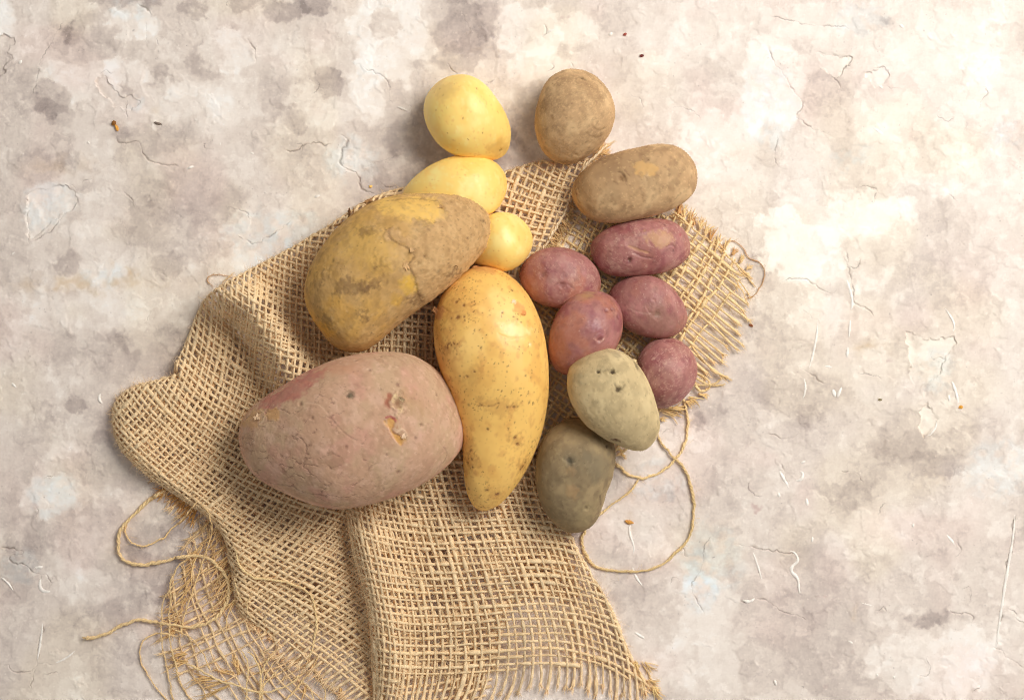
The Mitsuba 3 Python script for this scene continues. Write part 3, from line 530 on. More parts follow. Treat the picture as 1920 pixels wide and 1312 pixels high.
# short tufts along the cut edges: from the selvedge outwards
def tuft(x, y, ang, L, seed, col, n=12, z=.002, spread=.22, rad=.00026):
    rng = np.random.default_rng(seed); a0 = math.radians(ang)
    for _ in range(n):
        a = a0 + rng.normal(0, spread); l = L * rng.uniform(.6, 1.1)
        t = np.linspace(0, 1, 5); b = rng.normal(0, .25)
        xs = x + rng.normal(0, 1.4) + np.cos(a + b * t) * l * t; ys = y + rng.normal(0, 1.4) - np.sin(a + b * t) * l * t
        p = px2w(xs, ys); p[:, 2] = np.maximum(.0004, z * (1 - t * rng.uniform(0, .9)) + rng.normal(0, .0004))
        fr.append((p, rad * np.array([1, 1.1, 1, .8, .4]) * rng.uniform(.7, 1.2), np.clip(np.repeat(col[None] * rng.uniform(.8, 1.2), 5, 0), 0, .85)))
for k, (x, y, a) in enumerate([(1272,402,78),(1281,408,84),(1293,414,80),(1301,422,82),(1312,431,80),(1323,440,74),(1332,448,78),(1346,460,80),(1358,468,76),(1374,478,66),(1388,490,60),(1400,505,40)]):
    tuft(x, y, a, 24 if k < 9 else 15, 100 + k, lin(236, 202, 148) if k % 3 else lin(210, 164, 108), 11)
for k, (x, y) in enumerate([(1066,382),(1058,398),(1052,412),(1046,424),(1038,436),(1030,447),(1021,458),(1011,470),(1072,362),(1082,344)]):
    tuft(x, y, -38 + 6 * math.sin(k * 3), 24, 130 + k, lin(216, 180, 126) * (.8 + .1 * (k % 3)), 12, .0042)
for k, (x, y, a, L) in enumerate([(1118,290,38,26),(1122,286,50,30),(1126,290,20,22),(1108,300,25,28),(1128,284,70,20)]):
    tuft(x, y, a, L, 150 + k, lin(226, 188, 132), 12, .005, .5)
for k, (x, y, a, L) in enumerate([(312,893,175,38),(330,905,200,44),(318,912,214,40),(345,925,205,40),(352,934,222,34),(372,950,228,44),(364,944,215,40),(340,915,190,30),(300,897,160,18)]):
    tuft(x, y, a, L, 160 + k, lin(206, 154, 90), 11, .003, .2)
for k, (x, y, a, L) in enumerate([(412,985,232,60),(420,1000,226,66),(426,1020,222,64),(430,1040,224,70),(434,1060,226,74),(438,1082,228,78),(440,1100,226,80),(444,1120,230,70),(400,970,236,56),(436,1072,240,60),(430,1050,212,50)]):
    tuft(x, y, a, L, 180 + k, lin(218, 182, 128) * (.9 + .1 * (k % 4)), 6, .004, .16)
for k, (x, y, a, L) in enumerate([(372,1040,228,52),(366,1060,226,54),(362,1080,226,56),(356,1100,224,54),(350,1120,224,52),(344,1140,222,48),(336,1160,220,38),(330,1180,214,30),(380,1020,232,50)]):
    tuft(x, y, a, L, 200 + k, lin(226, 190, 134), 6, .0026, .14)
for k, (x, y, a, L) in enumerate([(420,1275,196,60),(430,1282,205,70),(400,1270,188,60),(350,1225,190,40),(352,1240,184,42),(440,1262,172,50),(446,1250,120,30),(450,1262,110,34),(575,1285,240,30),(640,1288,250,26)]):
    tuft(x, y, a, L, 220 + k, lin(224, 188, 130), 6, .0026, .2)
for k, (x, y, a, L) in enumerate([(1158,842,-12,10),(1164,850,-40,12),(1238,786,10,12),(1262,764,-5,24),(1285,752,-20,22),(1240,770,-8,40),(1252,766,0,36),(1210,1240,-50,26),(1222,1286,-40,22),(1215,1275,-20,24),(1190,1240,-60,16),(1225,1290,-70,26),(1290,744,-30,26),(1310,738,-20,18)]):
    tuft(x, y, a, L, 240 + k, lin(230, 196, 138), 9, .0022, .24)
add_tubes('burlap_cloth__fringe', fr, 4, 'frayed fibre ends along the cut edges', 'stuff', 1.0)

# single loose threads, each a part of the cloth
THREADS = [
 ([(300,922),(285,932),(260,953),(236,979),(224,995),(220,1012),(221,1028),(228,1044),(243,1053),(270,1057),(307,1050),(345,1042),(381,1044),(409,1060),(424,1084),(428,1110),(422,1131),(409,1152),(376,1170),(340,1173),(305,1167),(278,1162),(250,1163),(219,1175),(195,1189),(163,1194)],.00085,1,'thick twisted loop of thread at the lower left'),
 ([(366,942),(350,962),(333,980),(312,1001),(285,1018),(260,1022),(243,1012),(235,996),(236,982)],.00042,1,None),
 ([(382,950),(394,972),(397,994),(392,1016),(386,1036),(374,1070),(360,1108),(347,1142),(338,1187)],.00040,1,None),
 ([(345,1050),(332,1064),(323,1082),(318,1122),(317,1170),(319,1205),(328,1246),(341,1284),(362,1316)],.00046,1,None),
 ([(330,1090),(312,1112),(304,1136),(302,1170),(305,1215),(312,1256),(326,1316)],.00042,1,None),
 ([(322,1188),(298,1187),(278,1191),(266,1204),(262,1222),(266,1242),(280,1268),(297,1294),(322,1316)],.00042,1,None),
 ([(442,1040),(448,1056),(460,1072),(485,1084),(519,1087),(553,1096),(578,1111),(590,1134),(592,1170),(586,1205),(577,1236),(561,1266),(529,1287),(491,1296),(450,1287),(402,1270),(358,1246)],.00056,0,'long pale thread looped over the flap'),
 ([(455,1222),(462,1236),(464,1256),(463,1276),(460,1318)],.00046,0,None),
 ([(469,1224),(480,1240),(487,1258),(487,1286),(486,1318)],.00042,0,None),
 ([(514,1218),(500,1236),(490,1258),(489,1284),(490,1318)],.00046,0,None),
 ([(512,1242),(498,1262),(491,1282),(486,1318)],.00040,0,None),
 ([(519,1256),(504,1270),(493,1286)],.00040,0,None),
 ([(592,1233),(582,1254),(566,1276),(549,1296),(528,1318)],.00062,1,None),
 ([(571,1280),(582,1292),(589,1318)],.00040,0,None),
 ([(592,1268),(604,1284),(609,1300),(608,1318)],.00036,1,None),
 ([(1282,748),(1288,780),(1287,816),(1276,848),(1254,873),(1226,890),(1197,894),(1172,884),(1156,868)],.00062,0,'thread curving down beside the rightmost red potato'),
 ([(1235,820),(1251,845),(1272,866),(1290,895),(1299,931),(1299,974),(1288,1010),(1265,1038),(1236,1060),(1201,1069),(1165,1071),(1133,1067),(1108,1053),(1095,1031),(1091,1006),(1096,990)],.00068,0,'large open loop of thread at the lower right'),
 ([(1195,900),(1190,908),(1179,920),(1150,942),(1125,963),(1110,972)],.00060,0,None),
 ([(1359,456),(1378,452),(1389,460),(1398,476),(1414,488),(1426,493),(1432,507),(1428,531),(1419,546),(1404,556)],.00027,2,'fine brown thread looped at the right edge'),
 ([(1378,497),(1392,512),(1404,523),(1412,532)],.00034,0,None),([(1372,510),(1382,530),(1392,548),(1398,562)],.00034,0,None),([(1385,525),(1396,540),(1404,552)],.00034,0,None),
 ([(1146,266),(1128,280),(1100,308),(1078,345),(1064,378),(1050,412),(1030,446),(1003,478)],.00072,3,'pale selvedge thread along the upper edge of the weave'),
 ([(1268,400),(1300,428),(1342,461),(1386,500),(1402,516)],.00058,0,None),
 ([(1240,662),(1270,690),(1290,700),(1318,716),(1350,722)],.00056,0,None),([(1255,680),(1290,712),(1320,722),(1348,712)],.00052,0,None),([(1300,690),(1318,706),(1330,722),(1328,726),(1305,722)],.00052,0,None),
 ([(1290,640),(1312,668),(1340,696),(1364,706)],.00056,0,None),
 ([(433,519),(420,516),(404,515),(392,519),(388,527),(391,532)],.00022,2,None),([(421,525),(432,516)],.0003,1,None),
 ([(330,1182),(352,1192),(372,1210),(384,1232),(392,1252)],.0004,1,None),([(470,1118),(462,1140),(468,1150)],.00030,0,None),([(440,1090),(446,1110),(452,1124)],.0003,0,None),
 ([(1205,1245),(1215,1262),(1226,1280),(1232,1300)],.00046,0,None),([(1196,1250),(1204,1275),(1210,1300)],.00046,0,None),
]
TCOL = [lin(234, 206, 154), lin(226, 196, 146), lin(198, 156, 112), lin(236, 214, 178)]
for k, (pts, r, ci, lab) in enumerate(THREADS):
    L = smooth_line(pts, 1.6); n = len(L); rng = np.random.default_rng(300 + k)
    L = L + (np.stack([meshkit.fbm(np.c_[np.arange(n) / 9, np.zeros(n) + q, np.zeros(n)], 2, 300 + k) for q in (0, 50)], 1) - .5) * 4.5 + np.stack([meshkit.fbm(np.c_[np.arange(n) / 3.5, np.zeros(n) + q, np.zeros(n)], 2, 350 + k) for q in (0, 50)], 1) * 1.6
    base = top_z(L[:, 0], L[:, 1])
    if n > 9:
        pad = np.pad(base, 12, mode='edge')
        base = np.maximum(base, np.array([pad[i:i + 25].max() * .55 + pad[i + 6:i + 19].mean() * .45 for i in range(n)]))
    z = base + r * 1.1 + .0010 * meshkit.fbm(np.c_[np.arange(n) / 22, np.zeros(n), np.zeros(n)], 2, 400 + k)
    inE = shapely.contains_xy(shapely.Polygon(E_V).union(shapely.Polygon(E_U)).union(shapely.Polygon(B_V)), L[:, 0], L[:, 1]); z = np.where(inE, np.maximum(z, .0036), z)
    p = px2w(L[:, 0], L[:, 1]); p[:, :2] *= ((H - z) / H)[:, None]; p[:, 2] = z
    col = jute_colour(rng, p, TCOL[ci])
    two = []                                   # two plies twisted round each other
    t = np.gradient(p, axis=0); t /= np.linalg.norm(t, axis=1, keepdims=True); a = np.cross(t, [0, 0, 1.0]); b = np.cross(a, t)
    rr = r * (.86 + .7 * (meshkit.fbm(np.c_[np.arange(n) / 14, np.zeros(n), np.zeros(n)], 2, 500 + k) - .3)) * np.where(np.arange(n) > n - 5, 1.25, 1)
    s = np.arange(n) * 1.6 * S / (r * 7.5) * 2 * np.pi
    for o in (0, np.pi):
        two.append((p + (a * np.cos(s + o)[:, None] + b * np.sin(s + o)[:, None]) * (rr * .42)[:, None], rr * .70, col))
    tg = t
    two += fibres(max(8, n // 2), p, col, rng, .001, .0035, .00005, .6, tg)
    for d, e in ((p[-1] - p[-3], p[-1]), (p[0] - p[2], p[0])):
        d = d / np.linalg.norm(d)
        for _ in range(5):
            tt = np.linspace(0, 1, 4)[:, None]; q = e + (d + rng.normal(0, .2, 3)) * tt * .0025; q[:, 2] = np.maximum(q[:, 2], .0003)
            two.append((q, np.array([.3, .28, .2, .1]) * r, np.repeat(col[:1], 4, 0)))
    lens = {len(q[0]) for q in two}
    key = 'burlap_cloth__loose_thread' + ('' if k == 0 else '_%03d' % k)
    add_tubes(key, two, 6 if r > .0005 else 5, lab, None, 1.0)

# ---------------------------------------------------------------- potatoes
def grid_potato(key, base, ratio, nu, nv, lumps, seed, expo=2.2):
    poly = smooth_line(OUT[key], 2.0, True, s=len(OUT[key]) * .8)
    c0 = poly.mean(0)
    ev, evec = np.linalg.eigh(np.cov((poly - c0).T)); ax = evec[:, 1]; ay = np.array([-ax[1], ax[0]])
    hw = np.abs((poly - c0) @ ay).max() * S
    zeq = base + hw * ratio
    w = px2w(poly[:, 0], poly[:, 1], zeq)[:, :2]
    ax = ax * [1, -1]; ay = np.array([-ax[1], ax[0]]); c = w.mean(0)
    u, v = (w - c) @ ax, (w - c) @ ay
    i0, i1 = int(u.argmin()), int(u.argmax()); n = len(u)
    ch1 = np.arange(i0, i1 + (n if i1 < i0 else 0) + 1) % n; ch2 = np.arange(i1, i0 + (n if i0 < i1 else 0) + 1)[::-1] % n
    tt = (1 - np.cos(np.linspace(0, np.pi, nu))) / 2; U = u[i0] + (u[i1] - u[i0]) * tt
    def chain(ch):
        uu = np.maximum.accumulate(u[ch]) + np.arange(len(ch)) * 1e-9
        return np.interp(U, uu, v[ch])
    A_, B_ = chain(ch1), chain(ch2); top, bot = np.maximum(A_, B_), np.minimum(A_, B_)
    yc, a = (top + bot) / 2, np.maximum((top - bot) / 2, 0)
    am = a.max(); hz = hw * ratio; b = hz * (a / am) ** .95
    zc = base + .45 * hz + .55 * b
    phi = -np.pi / 2 + np.linspace(0, 2 * np.pi, nv)
    e = 2 / expo; cs, sn = np.cos(phi), np.sin(phi)
    cx, sx = np.sign(cs) * np.abs(cs) ** e, np.sign(sn) * np.abs(sn) ** e
    Y, Z = yc[:, None] + a[:, None] * cx, zc[:, None] + b[:, None] * sx
    Uu = np.repeat(U[:, None], nv, 1)
    P = np.stack([c[0] + Uu * ax[0] + Y * ay[0], c[1] + Uu * ax[1] + Y * ay[1], Z], -1)
    return P, np.stack([Uu, np.cumsum(np.r_[0, np.abs(np.diff(phi))])[None] * am + 0 * Uu], -1)

def grid_normals(P):
    du = np.gradient(P, axis=0); dv = np.empty_like(P)
    dv[:, 1:-1] = (P[:, 2:] - P[:, :-2]) / 2; dv[:, 0] = dv[:, -1] = (P[:, 1] - P[:, -2]) / 2
    n = np.cross(du, dv); l = np.linalg.norm(n, axis=2, keepdims=True)
    cen = P.mean((0, 1)); out = P - cen; out /= np.linalg.norm(out, axis=2, keepdims=True)
    n = np.where(l > 1e-14, n / np.maximum(l, 1e-20), out)
    if (n * out).sum(2).mean() < 0: n = -n
    n[0] = -np.gradient(P.mean(1), axis=0)[0] / np.linalg.norm(np.gradient(P.mean(1), axis=0)[0]); n[-1] = np.gradient(P.mean(1), axis=0)[-1] / np.linalg.norm(np.gradient(P.mean(1), axis=0)[-1])
    return n

class Skin:
    """Points, their normals, a displacement in mm and a colour, all as flat arrays, with features put on by photo position."""
    def __init__(s, key, base, ratio, lumps=.018, seed=0, res=.00047, expo=2.2):
        o = np.array(OUT[key]); per = max(np.ptp(o[:, 0]), np.ptp(o[:, 1])) * S
        nu = int(per * 1.25 / res); wid = min(np.ptp(o[:, 0]), np.ptp(o[:, 1])) * S; nv = int(wid * 3.0 / res)
        P, uv = grid_potato(key, base, ratio, nu, nv, lumps, seed, expo)
        size = wid
        n = grid_normals(P)
        q = P.reshape(-1, 3)
        nz2 = np.clip(n[..., 2], 0, 1) ** 1.5 + .15
        l = (fb(q, size * .42, seed + 1, 2) - .5) * lumps * size * 2.4 + (fb(q, size * .16, seed + 2, 2) - .5) * lumps * size * .5
        env = np.sin(np.linspace(0, np.pi, nu)) ** .5
        P = P + n * (l.reshape(nu, nv) * env[:, None] * nz2)[..., None]
        P[:, -1] = P[:, 0]
        s.shape, s.P, s.N, s.uv = (nu, nv), P, grid_normals(P), uv
        s.p, s.n = P.reshape(-1, 3), s.N.reshape(-1, 3)
        s.mm = s.p * 1000
        s.px = w2px(s.p); s.up = s.n[:, 2] > .05
        s.h = np.zeros(len(s.p)); s.c = None; s.key = key; s.seed = seed
        s.uvm = uv.reshape(-1, 2) * 1000
        s.iu = np.where(s.up)[0]; s.tree = cKDTree(s.px[s.iu])
    def at(s, x, y):
        return s.iu[s.tree.query((x, y))[1]]
    def r(s, x, y):                      # distance in photo pixels, on the surface's own scale
        return np.linalg.norm(s.p - s.p[s.at(x, y)], axis=1) / S
    ROT = np.array([[.36, .48, -.8], [-.8, .6, 0], [.48, .64, .6]])
    def f(s, scale, seed, o=3): return fb(s.mm @ s.ROT, scale, s.seed * 7 + seed, o)
    def v(s, scale, seed): return vnoise(s.mm @ s.ROT, scale, s.seed * 7 + seed)
    def paint(s, c, m): s.c = mixc(s.c, c, m)
    def eye(s, x, y, r, d, col=None, a=.8, rim=.3):
        q = s.r(x, y) * (1 + (s.f(1.6, 91) - .5) * .9) / r
        q = q * (1 + (s.f(.7, 92, 2) - .5) * .8); core = ss(1.0, .25, q)
        s.h += -d * core - .35 * d * np.exp(-q ** 2 * .8) + rim * d * np.exp(-((q - 1.5) / .45) ** 2)
        if col is not None: s.paint(col, a * (.85 * core + .28 * np.exp(-q ** 2 * .7)))
    def patch(s, pts, col, a=1., edge=3, jag=8, step=0., sc=2.2):
        """an irregular patch: pts is a polygon in photo pixels"""
        d = s.px + np.stack([s.f(sc, 81) - .5, s.f(sc, 82) - .5], 1) * jag * 2.6 + np.stack([s.f(sc * 3, 86) - .5, s.f(sc * 3, 87) - .5], 1) * jag * 1.6
        poly = shapely.Polygon(smooth_line(pts, 3, True)).buffer(0)
        near = s.up & (np.abs(d[:, 0] - poly.centroid.x) < 260) & (np.abs(d[:, 1] - poly.centroid.y) < 260)
        idx = np.where(near)[0]; P_ = shapely.points(d[idx]); ins = shapely.contains(poly, P_); dd = shapely.distance(poly.boundary, P_) * np.where(ins, 1, -1)
        m = np.zeros(len(s.p)); m[idx] = ss(-edge, edge, dd)
        s.paint(col, m * a * np.clip(.55 + .9 * s.f(3.2, 85), 0, 1.15)); s.h += step * m
        return m
    def line(s, pts, w, d, col=None, a=.7):
        L = smooth_line(pts, 1.5); q = s.px + np.stack([s.f(1.5, 83) - .5, s.f(1.5, 84) - .5], 1) * 4
        dd = cKDTree(L).query(q, distance_upper_bound=w * 5)[0]; dd = np.where(s.up, np.minimum(dd, 99), 99)
        g = np.exp(-(dd / w) ** 2); s.h += -d * g
        if col is not None: s.paint(col, a * g)
    def specks(s, col, n, r0, r1, seed, a=.8, where=None, d=0.):
        rng = np.random.default_rng(seed); k = rng.choice(s.iu if where is None else np.where(s.up & where)[0], n)
        rr = rng.uniform(r0, r1, n) * (rng.random(n) ** 1.5 + .4); t = cKDTree(s.p)
        m = np.zeros(len(s.p))
        for i, r in zip(k, rr):
            near = np.array(t.query_ball_point(s.p[i], r * .0022))
            if len(near):
                g = np.exp(-(np.linalg.norm((s.p[near] - s.p[i]) * (1 + .5 * rng.normal(0, .5, 3)), axis=1) / (r * .001)) ** 2 * 1.4); m[near] = np.maximum(m[near], g * rng.uniform(.5, 1))
        s.paint(col, m * a); s.h -= d * m
    def cracks(s, n, mask, w, d, col, a, warp=3.0, stretch=(1, 1)):
        rng = np.random.default_rng(s.seed + 5); q = s.uvm * stretch + np.stack([s.f(5, 71) - .5, s.f(5, 72) - .5], 1) * warp * 3 + np.stack([s.f(1.5, 73) - .5, s.f(1.5, 74) - .5], 1) * warp * .6
        site = rng.uniform(q.min(0), q.max(0), (n, 2)); dd = cKDTree(site).query(q, k=2)[0]
        e = dd[:, 1] - dd[:, 0]; ww = w * (.5 + s.f(4, 75)); g = np.exp(-(e / ww) ** 2) * mask * ss(.36, .58, s.f(6, 76))
        s.h -= d * g; s.paint(col, a * g)
    def put(s, name, mat, label, category, group=None):
        nu, nv = s.shape
        P = s.P + s.N * (s.h * .001).reshape(nu, nv)[..., None]
        P[:, -1] = P[:, 0]; P[0] = P[0].mean(0); P[-1] = P[-1].mean(0)
        P[..., 2] = np.maximum(P[..., 2], .0004)
        col = np.clip(s.c, .004, .88); cg = col.reshape(nu, nv, 3); cg[:, -1] = cg[:, 0]
        n = grid_normals(P).reshape(-1, 3)
        i, j = np.meshgrid(np.arange(nu - 1), np.arange(nv - 1), indexing='ij'); b = i * nv + j
        q = np.stack([b, b + nv, b + nv + 1, b + 1], -1).reshape(-1, 4); f = np.vstack([q[:, [0, 1, 2]], q[:, [0, 2, 3]]])
        v = P.reshape(-1, 3); fn = np.cross(v[f[:, 1]] - v[f[:, 0]], v[f[:, 2]] - v[f[:, 0]])
        if (fn * n[f[:, 0]]).sum() < 0: f = f[:, ::-1]; fn = -fn
        f = f[np.linalg.norm(fn, axis=1) > 1e-16]
        m = trimesh.Trimesh(v, f, process=False)
        path = meshkit.write_ply(m, False, s.uv.reshape(-1, 2) * 10, cg.reshape(-1, 3), n)
        s.v, s.vn = v, n
        scene[name] = {'type': 'ply', 'filename': path, 'face_normals': False, 'bsdf': {'type': 'ref', 'id': mat}}
        labels[name] = {'label': label, 'category': category}
        if group: labels[name]['group'] = group
        s.name = name
    def flake(s, kid, x, y, L, W, ang, tilt, col, seed, curl=.6):
        """a scrap of skin standing off the surface"""
        rng = np.random.default_rng(seed); i = s.at(x, y); o, n = s.v[i], s.vn[i]
        t = np.array([math.cos(math.radians(ang)), math.sin(math.radians(ang)), 0]); t -= n * (t @ n); t /= np.linalg.norm(t); b = np.cross(n, t)
        nu, nv = 14, 9; U, V = np.meshgrid(np.linspace(0, 1, nu), np.linspace(-1, 1, nv), indexing='ij')
        wid = W * (.35 + .65 * np.sin(np.pi * np.clip(U * .8 + .15, 0, 1))) * (1 + .45 * rng.normal(0, 1, (nu, 1)) * (U > .2)) * .5
        a = math.radians(tilt) * (.4 + curl * U); x_ = np.cumsum(np.cos(a), 0) / nu * L; z_ = np.cumsum(np.sin(a), 0) / nu * L
        z_ = z_ + .25 * wid * V ** 2 + rng.normal(0, .03, (nu, nv)) * L
        p = o - n * .0004 + (x_[..., None] * t + (V * wid)[..., None] * b + z_[..., None] * n) * .001
        top = p.reshape(-1, 3); low = top - n * .00022
        k, l = np.meshgrid(np.arange(nu - 1), np.arange(nv - 1), indexing='ij'); q = (k * nv + l).ravel(); qq = np.stack([q, q + nv, q + nv + 1, q + 1], 1)
        f = np.vstack([qq[:, [0, 1, 2]], qq[:, [0, 2, 3]]]); N = nu * nv
        ring = np.r_[np.arange(nv), np.arange(1, nu) * nv + nv - 1, (nu - 1) * nv + np.arange(nv - 2, -1, -1), np.arange(nu - 2, 0, -1) * nv]
        r2 = np.roll(ring, -1); side = np.vstack([np.c_[ring, ring + N, r2 + N], np.c_[ring, r2 + N, r2]])
        m = trimesh.Trimesh(np.vstack([top, low]), np.vstack([f, f[:, ::-1] + N, side]), process=False)
        c = np.clip(col[None] * (.75 + .5 * fb(m.vertices, .0016, seed, 2))[:, None], 0, .85)
        base = s.name + '__' + kid; key = base; q = 1
        while key in scene: key = base + '_%03d' % q; q += 1
        scene[key] = mikit.ply(m, 'mat_skin_dusty', smooth=True, color=c)

def yellow(key, base, ratio, seed, lumps=.012):
    s = Skin(key, base, ratio, lumps, seed)
    s.c = np.repeat(lin(246, 207, 117)[None], len(s.p), 0)
    s.paint(lin(250, 220, 140), ss(.5, .68, s.f(14, 1)) * .8)
    s.paint(lin(238, 190, 92), ss(.52, .72, s.f(11, 2)) * .5)
    s.paint(lin(226, 178, 90), ss(.58, .75, s.f(3.2, 3)) * .16)
    s.paint(lin(214, 160, 76), ss(.83, .9, s.v(1.7, 4)) * ss(.5, .7, s.f(9, 5)) * .4)
    s.paint(lin(206, 156, 84), ss(.62, .74, s.f(1.2, 8, 2)) * ss(.5, .66, s.f(10, 9)) * .35); s.paint(lin(252, 228, 160), ss(.6, .74, s.f(2, 10)) * .25)
    s.h += (s.f(2.4, 6) - .5) * .08 + (s.f(7, 7) - .5) * .35 + (s.f(1.0, 11) - .5) * .05
    s.specks(lin(176, 126, 62), 26, .25, .55, seed + 40, .6)
    return s
LN = 'washed new potato'
s = yellow('Y1', 0.0004, .95, 3, .014)
for x, y, r in ((825,167,2.2),(831,179,3),(893,165,2.6),(817,207,1.8),(868,222,1.6),(925,172,1.6),(905,250,1.5),(840,250,1.4),(878,262,1.6)): s.eye(x, y, r, .12, lin(150, 104, 44), .75)
s.patch([(812,160),(838,152),(858,168),(846,186),(818,184)], lin(222, 184, 104), .55, 8, 10); s.eye(939,282,5,.5,lin(112,76,34),.9); s.patch([(915,275),(945,262),(952,276),(935,292)], lin(214,166,84), .6, 7, 8)
s.put('yellow_potato', 'mat_skin_smooth', 'egg shaped clean yellow potato resting on the bare table at the top', 'potato')
s = yellow('Y2', .0015, .84, 4)
s.eye(940,336,4,.2,lin(226,176,84),.5); s.eye(890,330,2,.1,lin(214,164,80),.5); s.specks(lin(190,140,70), 14, .3, .6, 44, .5)
s.put('yellow_potato_001', 'mat_skin_smooth', 'smooth pale yellow oval potato half hidden behind the dirty brown potato', 'potato')
s = yellow('Y3', .004, .9, 5)
for x, y, r in ((962,424,1.6),(925,470,1.5),(935,497,2),(950,490,1.4),(985,450,1.2)): s.eye(x, y, r, .08, lin(196, 148, 70), .6)
s.put('yellow_potato_002', 'mat_skin_smooth', 'smallest clean yellow potato, round, squeezed between the dirty brown potato and the red ones', 'potato')

# the dirty brown-yellow one
s = Skin('B', .0035, .80, .020, 6)
s.c = np.repeat(lin(186, 148, 98)[None], len(s.p), 0)
s.paint(lin(202, 166, 116), ss(.45, .7, s.f(9, 1)) * .7); s.paint(lin(158, 122, 78), ss(.5, .72, s.f(6, 2)) * .6)
skin = ss(.42, .50, s.f(8, 3, 4) + .0)
left = ss(790, 730, s.px[:, 0] + .25 * (s.px[:, 1] - 480) + (s.f(5, 4) - .5) * 90)
s.paint(lin(200, 156, 82), left * (.3 + .45 * ss(.4, .62, s.f(12, 5))))
s.paint(lin(166, 128, 76), left * ss(.48, .66, s.f(5, 6)) * .55)
thick = np.zeros(len(s.p))
m = s.patch([(760,372),(800,368),(905,385),(922,430),(905,470),(870,512),(820,560),(790,566),(782,540),(774,512),(766,496),(776,482),(766,466),(738,452),(720,450),(730,428),(750,440),(775,445),(800,425),(770,418),(800,408),(830,415),(838,395)], lin(196, 158, 110), .75, 2.0, 7, .42)
s.paint(lin(176, 138, 92), m * ss(.5, .68, s.f(4, 8)) * .6); s.paint(lin(154,118,76), m * ss(.6,.75, s.f(1.7, 9)) * .5)
s.h += m * ((s.f(3, 10) - .5) * 1.1 + (s.f(1.2, 11) - .5) * .5)
s.patch([(705,378),(745,370),(800,372),(832,388),(818,410),(790,416),(760,410),(735,400),(712,396)], lin(224, 182, 98), .8, 7, 9, -.1)
s.patch([(640,440),(690,420),(730,460),(740,500),(690,500),(640,490)], lin(208, 166, 86), .5, 14, 16)
s.patch([(752,522),(772,515),(782,535),(776,552),(756,545)], lin(212, 168, 72), .8, 5, 5, -.12); s.patch([(735,556),(752,552),(756,564),(738,570)], lin(210, 164, 72), .6, 6, 5)
s.patch([(598,605),(616,612),(630,628),(612,626)], lin(214, 160, 62), .75, 5, 8); s.patch([(605,570),(640,560),(660,590),(620,600)], lin(202, 152, 72), .4, 10, 12); s.patch([(572,580),(590,590),(585,620),(574,605)], lin(212,164,74), .5, 6, 8)
for pts, a in (([(640,522),(672,525),(700,520),(722,515),(715,530),(690,545),(672,552),(648,550),(632,540)], .6),([(676,532),(700,535),(690,548),(668,550)],.5),([(670,428),(694,425),(712,430),(695,440),(672,438)],.5),([(765,560),(790,555),(795,570),(775,572)],.6),([(600,596),(622,590),(630,604),(608,606)],.5),([(672,585),(684,583),(686,594),(676,594)],.7),([(590,515),(605,512),(612,530),(596,535)],.35),([(700,490),(716,486),(720,500),(704,504)],.4),([(845,505),(856,508),(852,520)],.75),([(775,418),(802,416),(812,424),(790,430)],.4)):
    s.patch(pts, lin(118, 88, 58), a, 8, 14, .25, 1.6)
s.paint(lin(150, 116, 72), ss(.54, .7, s.f(2.8, 31)) * .3); s.paint(lin(128, 98, 64), ss(.62, .78, s.f(1.4, 32, 3)) * .22); s.paint(lin(206, 174, 126), ss(.6, .74, s.f(1.6, 33)) * .4 * (1 - .6 * left)); s.specks(lin(104, 76, 48), 150, .3, .9, 61, .7); s.specks(lin(210,176,126), 90, .3, .7, 62, .5)
s.line([(730,428),(738,452),(766,466),(776,482),(766,496),(774,512),(782,540),(792,566)], 1.8, .25, lin(110,78,46), .6)
s.line([(776,452),(779,460),(774,470),(776,480)], 1.4, -.35, lin(214,176,124), .5); s.line([(735,375),(780,372),(822,378)], 1.2, .2, lin(130,92,54), .5)
s.h += (s.f(2.2, 12) - .5) * .40 + (s.f(6, 13) - .5) * .7 + (s.f(1.1, 14) - .5) * .22
s.put('brown_potato', 'mat_skin_dusty', 'large dirty brown potato with peeling skin and yellow bare patches, left of centre', 'potato')
for a in ((648,402,5.5,4,100,62,lin(142,100,62),1),(655,396,5,3.4,80,70,lin(160,114,70),2),(690,378,5,4,120,40,lin(166,124,80),3),(640,412,6,3,150,30,lin(150,110,70),4),(770,495,4,3.4,200,34,lin(206,166,116),5),(776,462,4.4,2.0,250,40,lin(206,168,120),6),(850,506,3,3,60,30,lin(120,84,50),7),(705,374,4,3,140,30,lin(170,128,84),8),(818,385,4,2.6,-20,20,lin(190,150,102),9)): s.flake('skin_flake', *a)

# the big pink-brown one
s = Skin('P', .0035, .80, .018, 7)
s.c = np.repeat(lin(188, 150, 122)[None], len(s.p), 0)
s.paint(lin(186, 156, 124), ss(.44, .62, s.f(14, 1)) * .75); s.paint(lin(192, 142, 124), ss(.52, .72, s.f(12, 2)) * .55); s.paint(lin(204, 168, 144), ss(.52, .7, s.f(10, 3)) * .5)
s.paint(lin(164, 126, 100), ss(.53, .7, s.f(4, 4)) * .42); s.paint(lin(172, 136, 108), ss(.55, .7, s.f(1.5, 5)) * .4); s.paint(lin(212, 176, 150), ss(.58, .72, s.f(2.4, 7)) * .35)
cm = ss(760, 600, s.px[:, 0] - .5 * (s.px[:, 1] - 800)) * ss(700, 780, s.px[:, 1] + .3 * (s.px[:, 0] - 500)) * s.up
s.cracks(230, np.clip(cm, 0, 1), .42, .34, lin(128, 88, 74), .62, 3.4, (1, 1.3))
m = s.patch([(482,764),(500,742),(540,718),(585,694),(615,688),(598,708),(578,730),(545,752),(512,762),(495,772)], lin(164, 100, 90), .7, 8, 12); s.paint(lin(184, 120, 100), m * ss(.5, .65, s.f(3, 6)) * .5)
s.patch([(585,690),(640,678),(680,684),(620,702)], lin(186, 136, 106), .5, 10, 10)
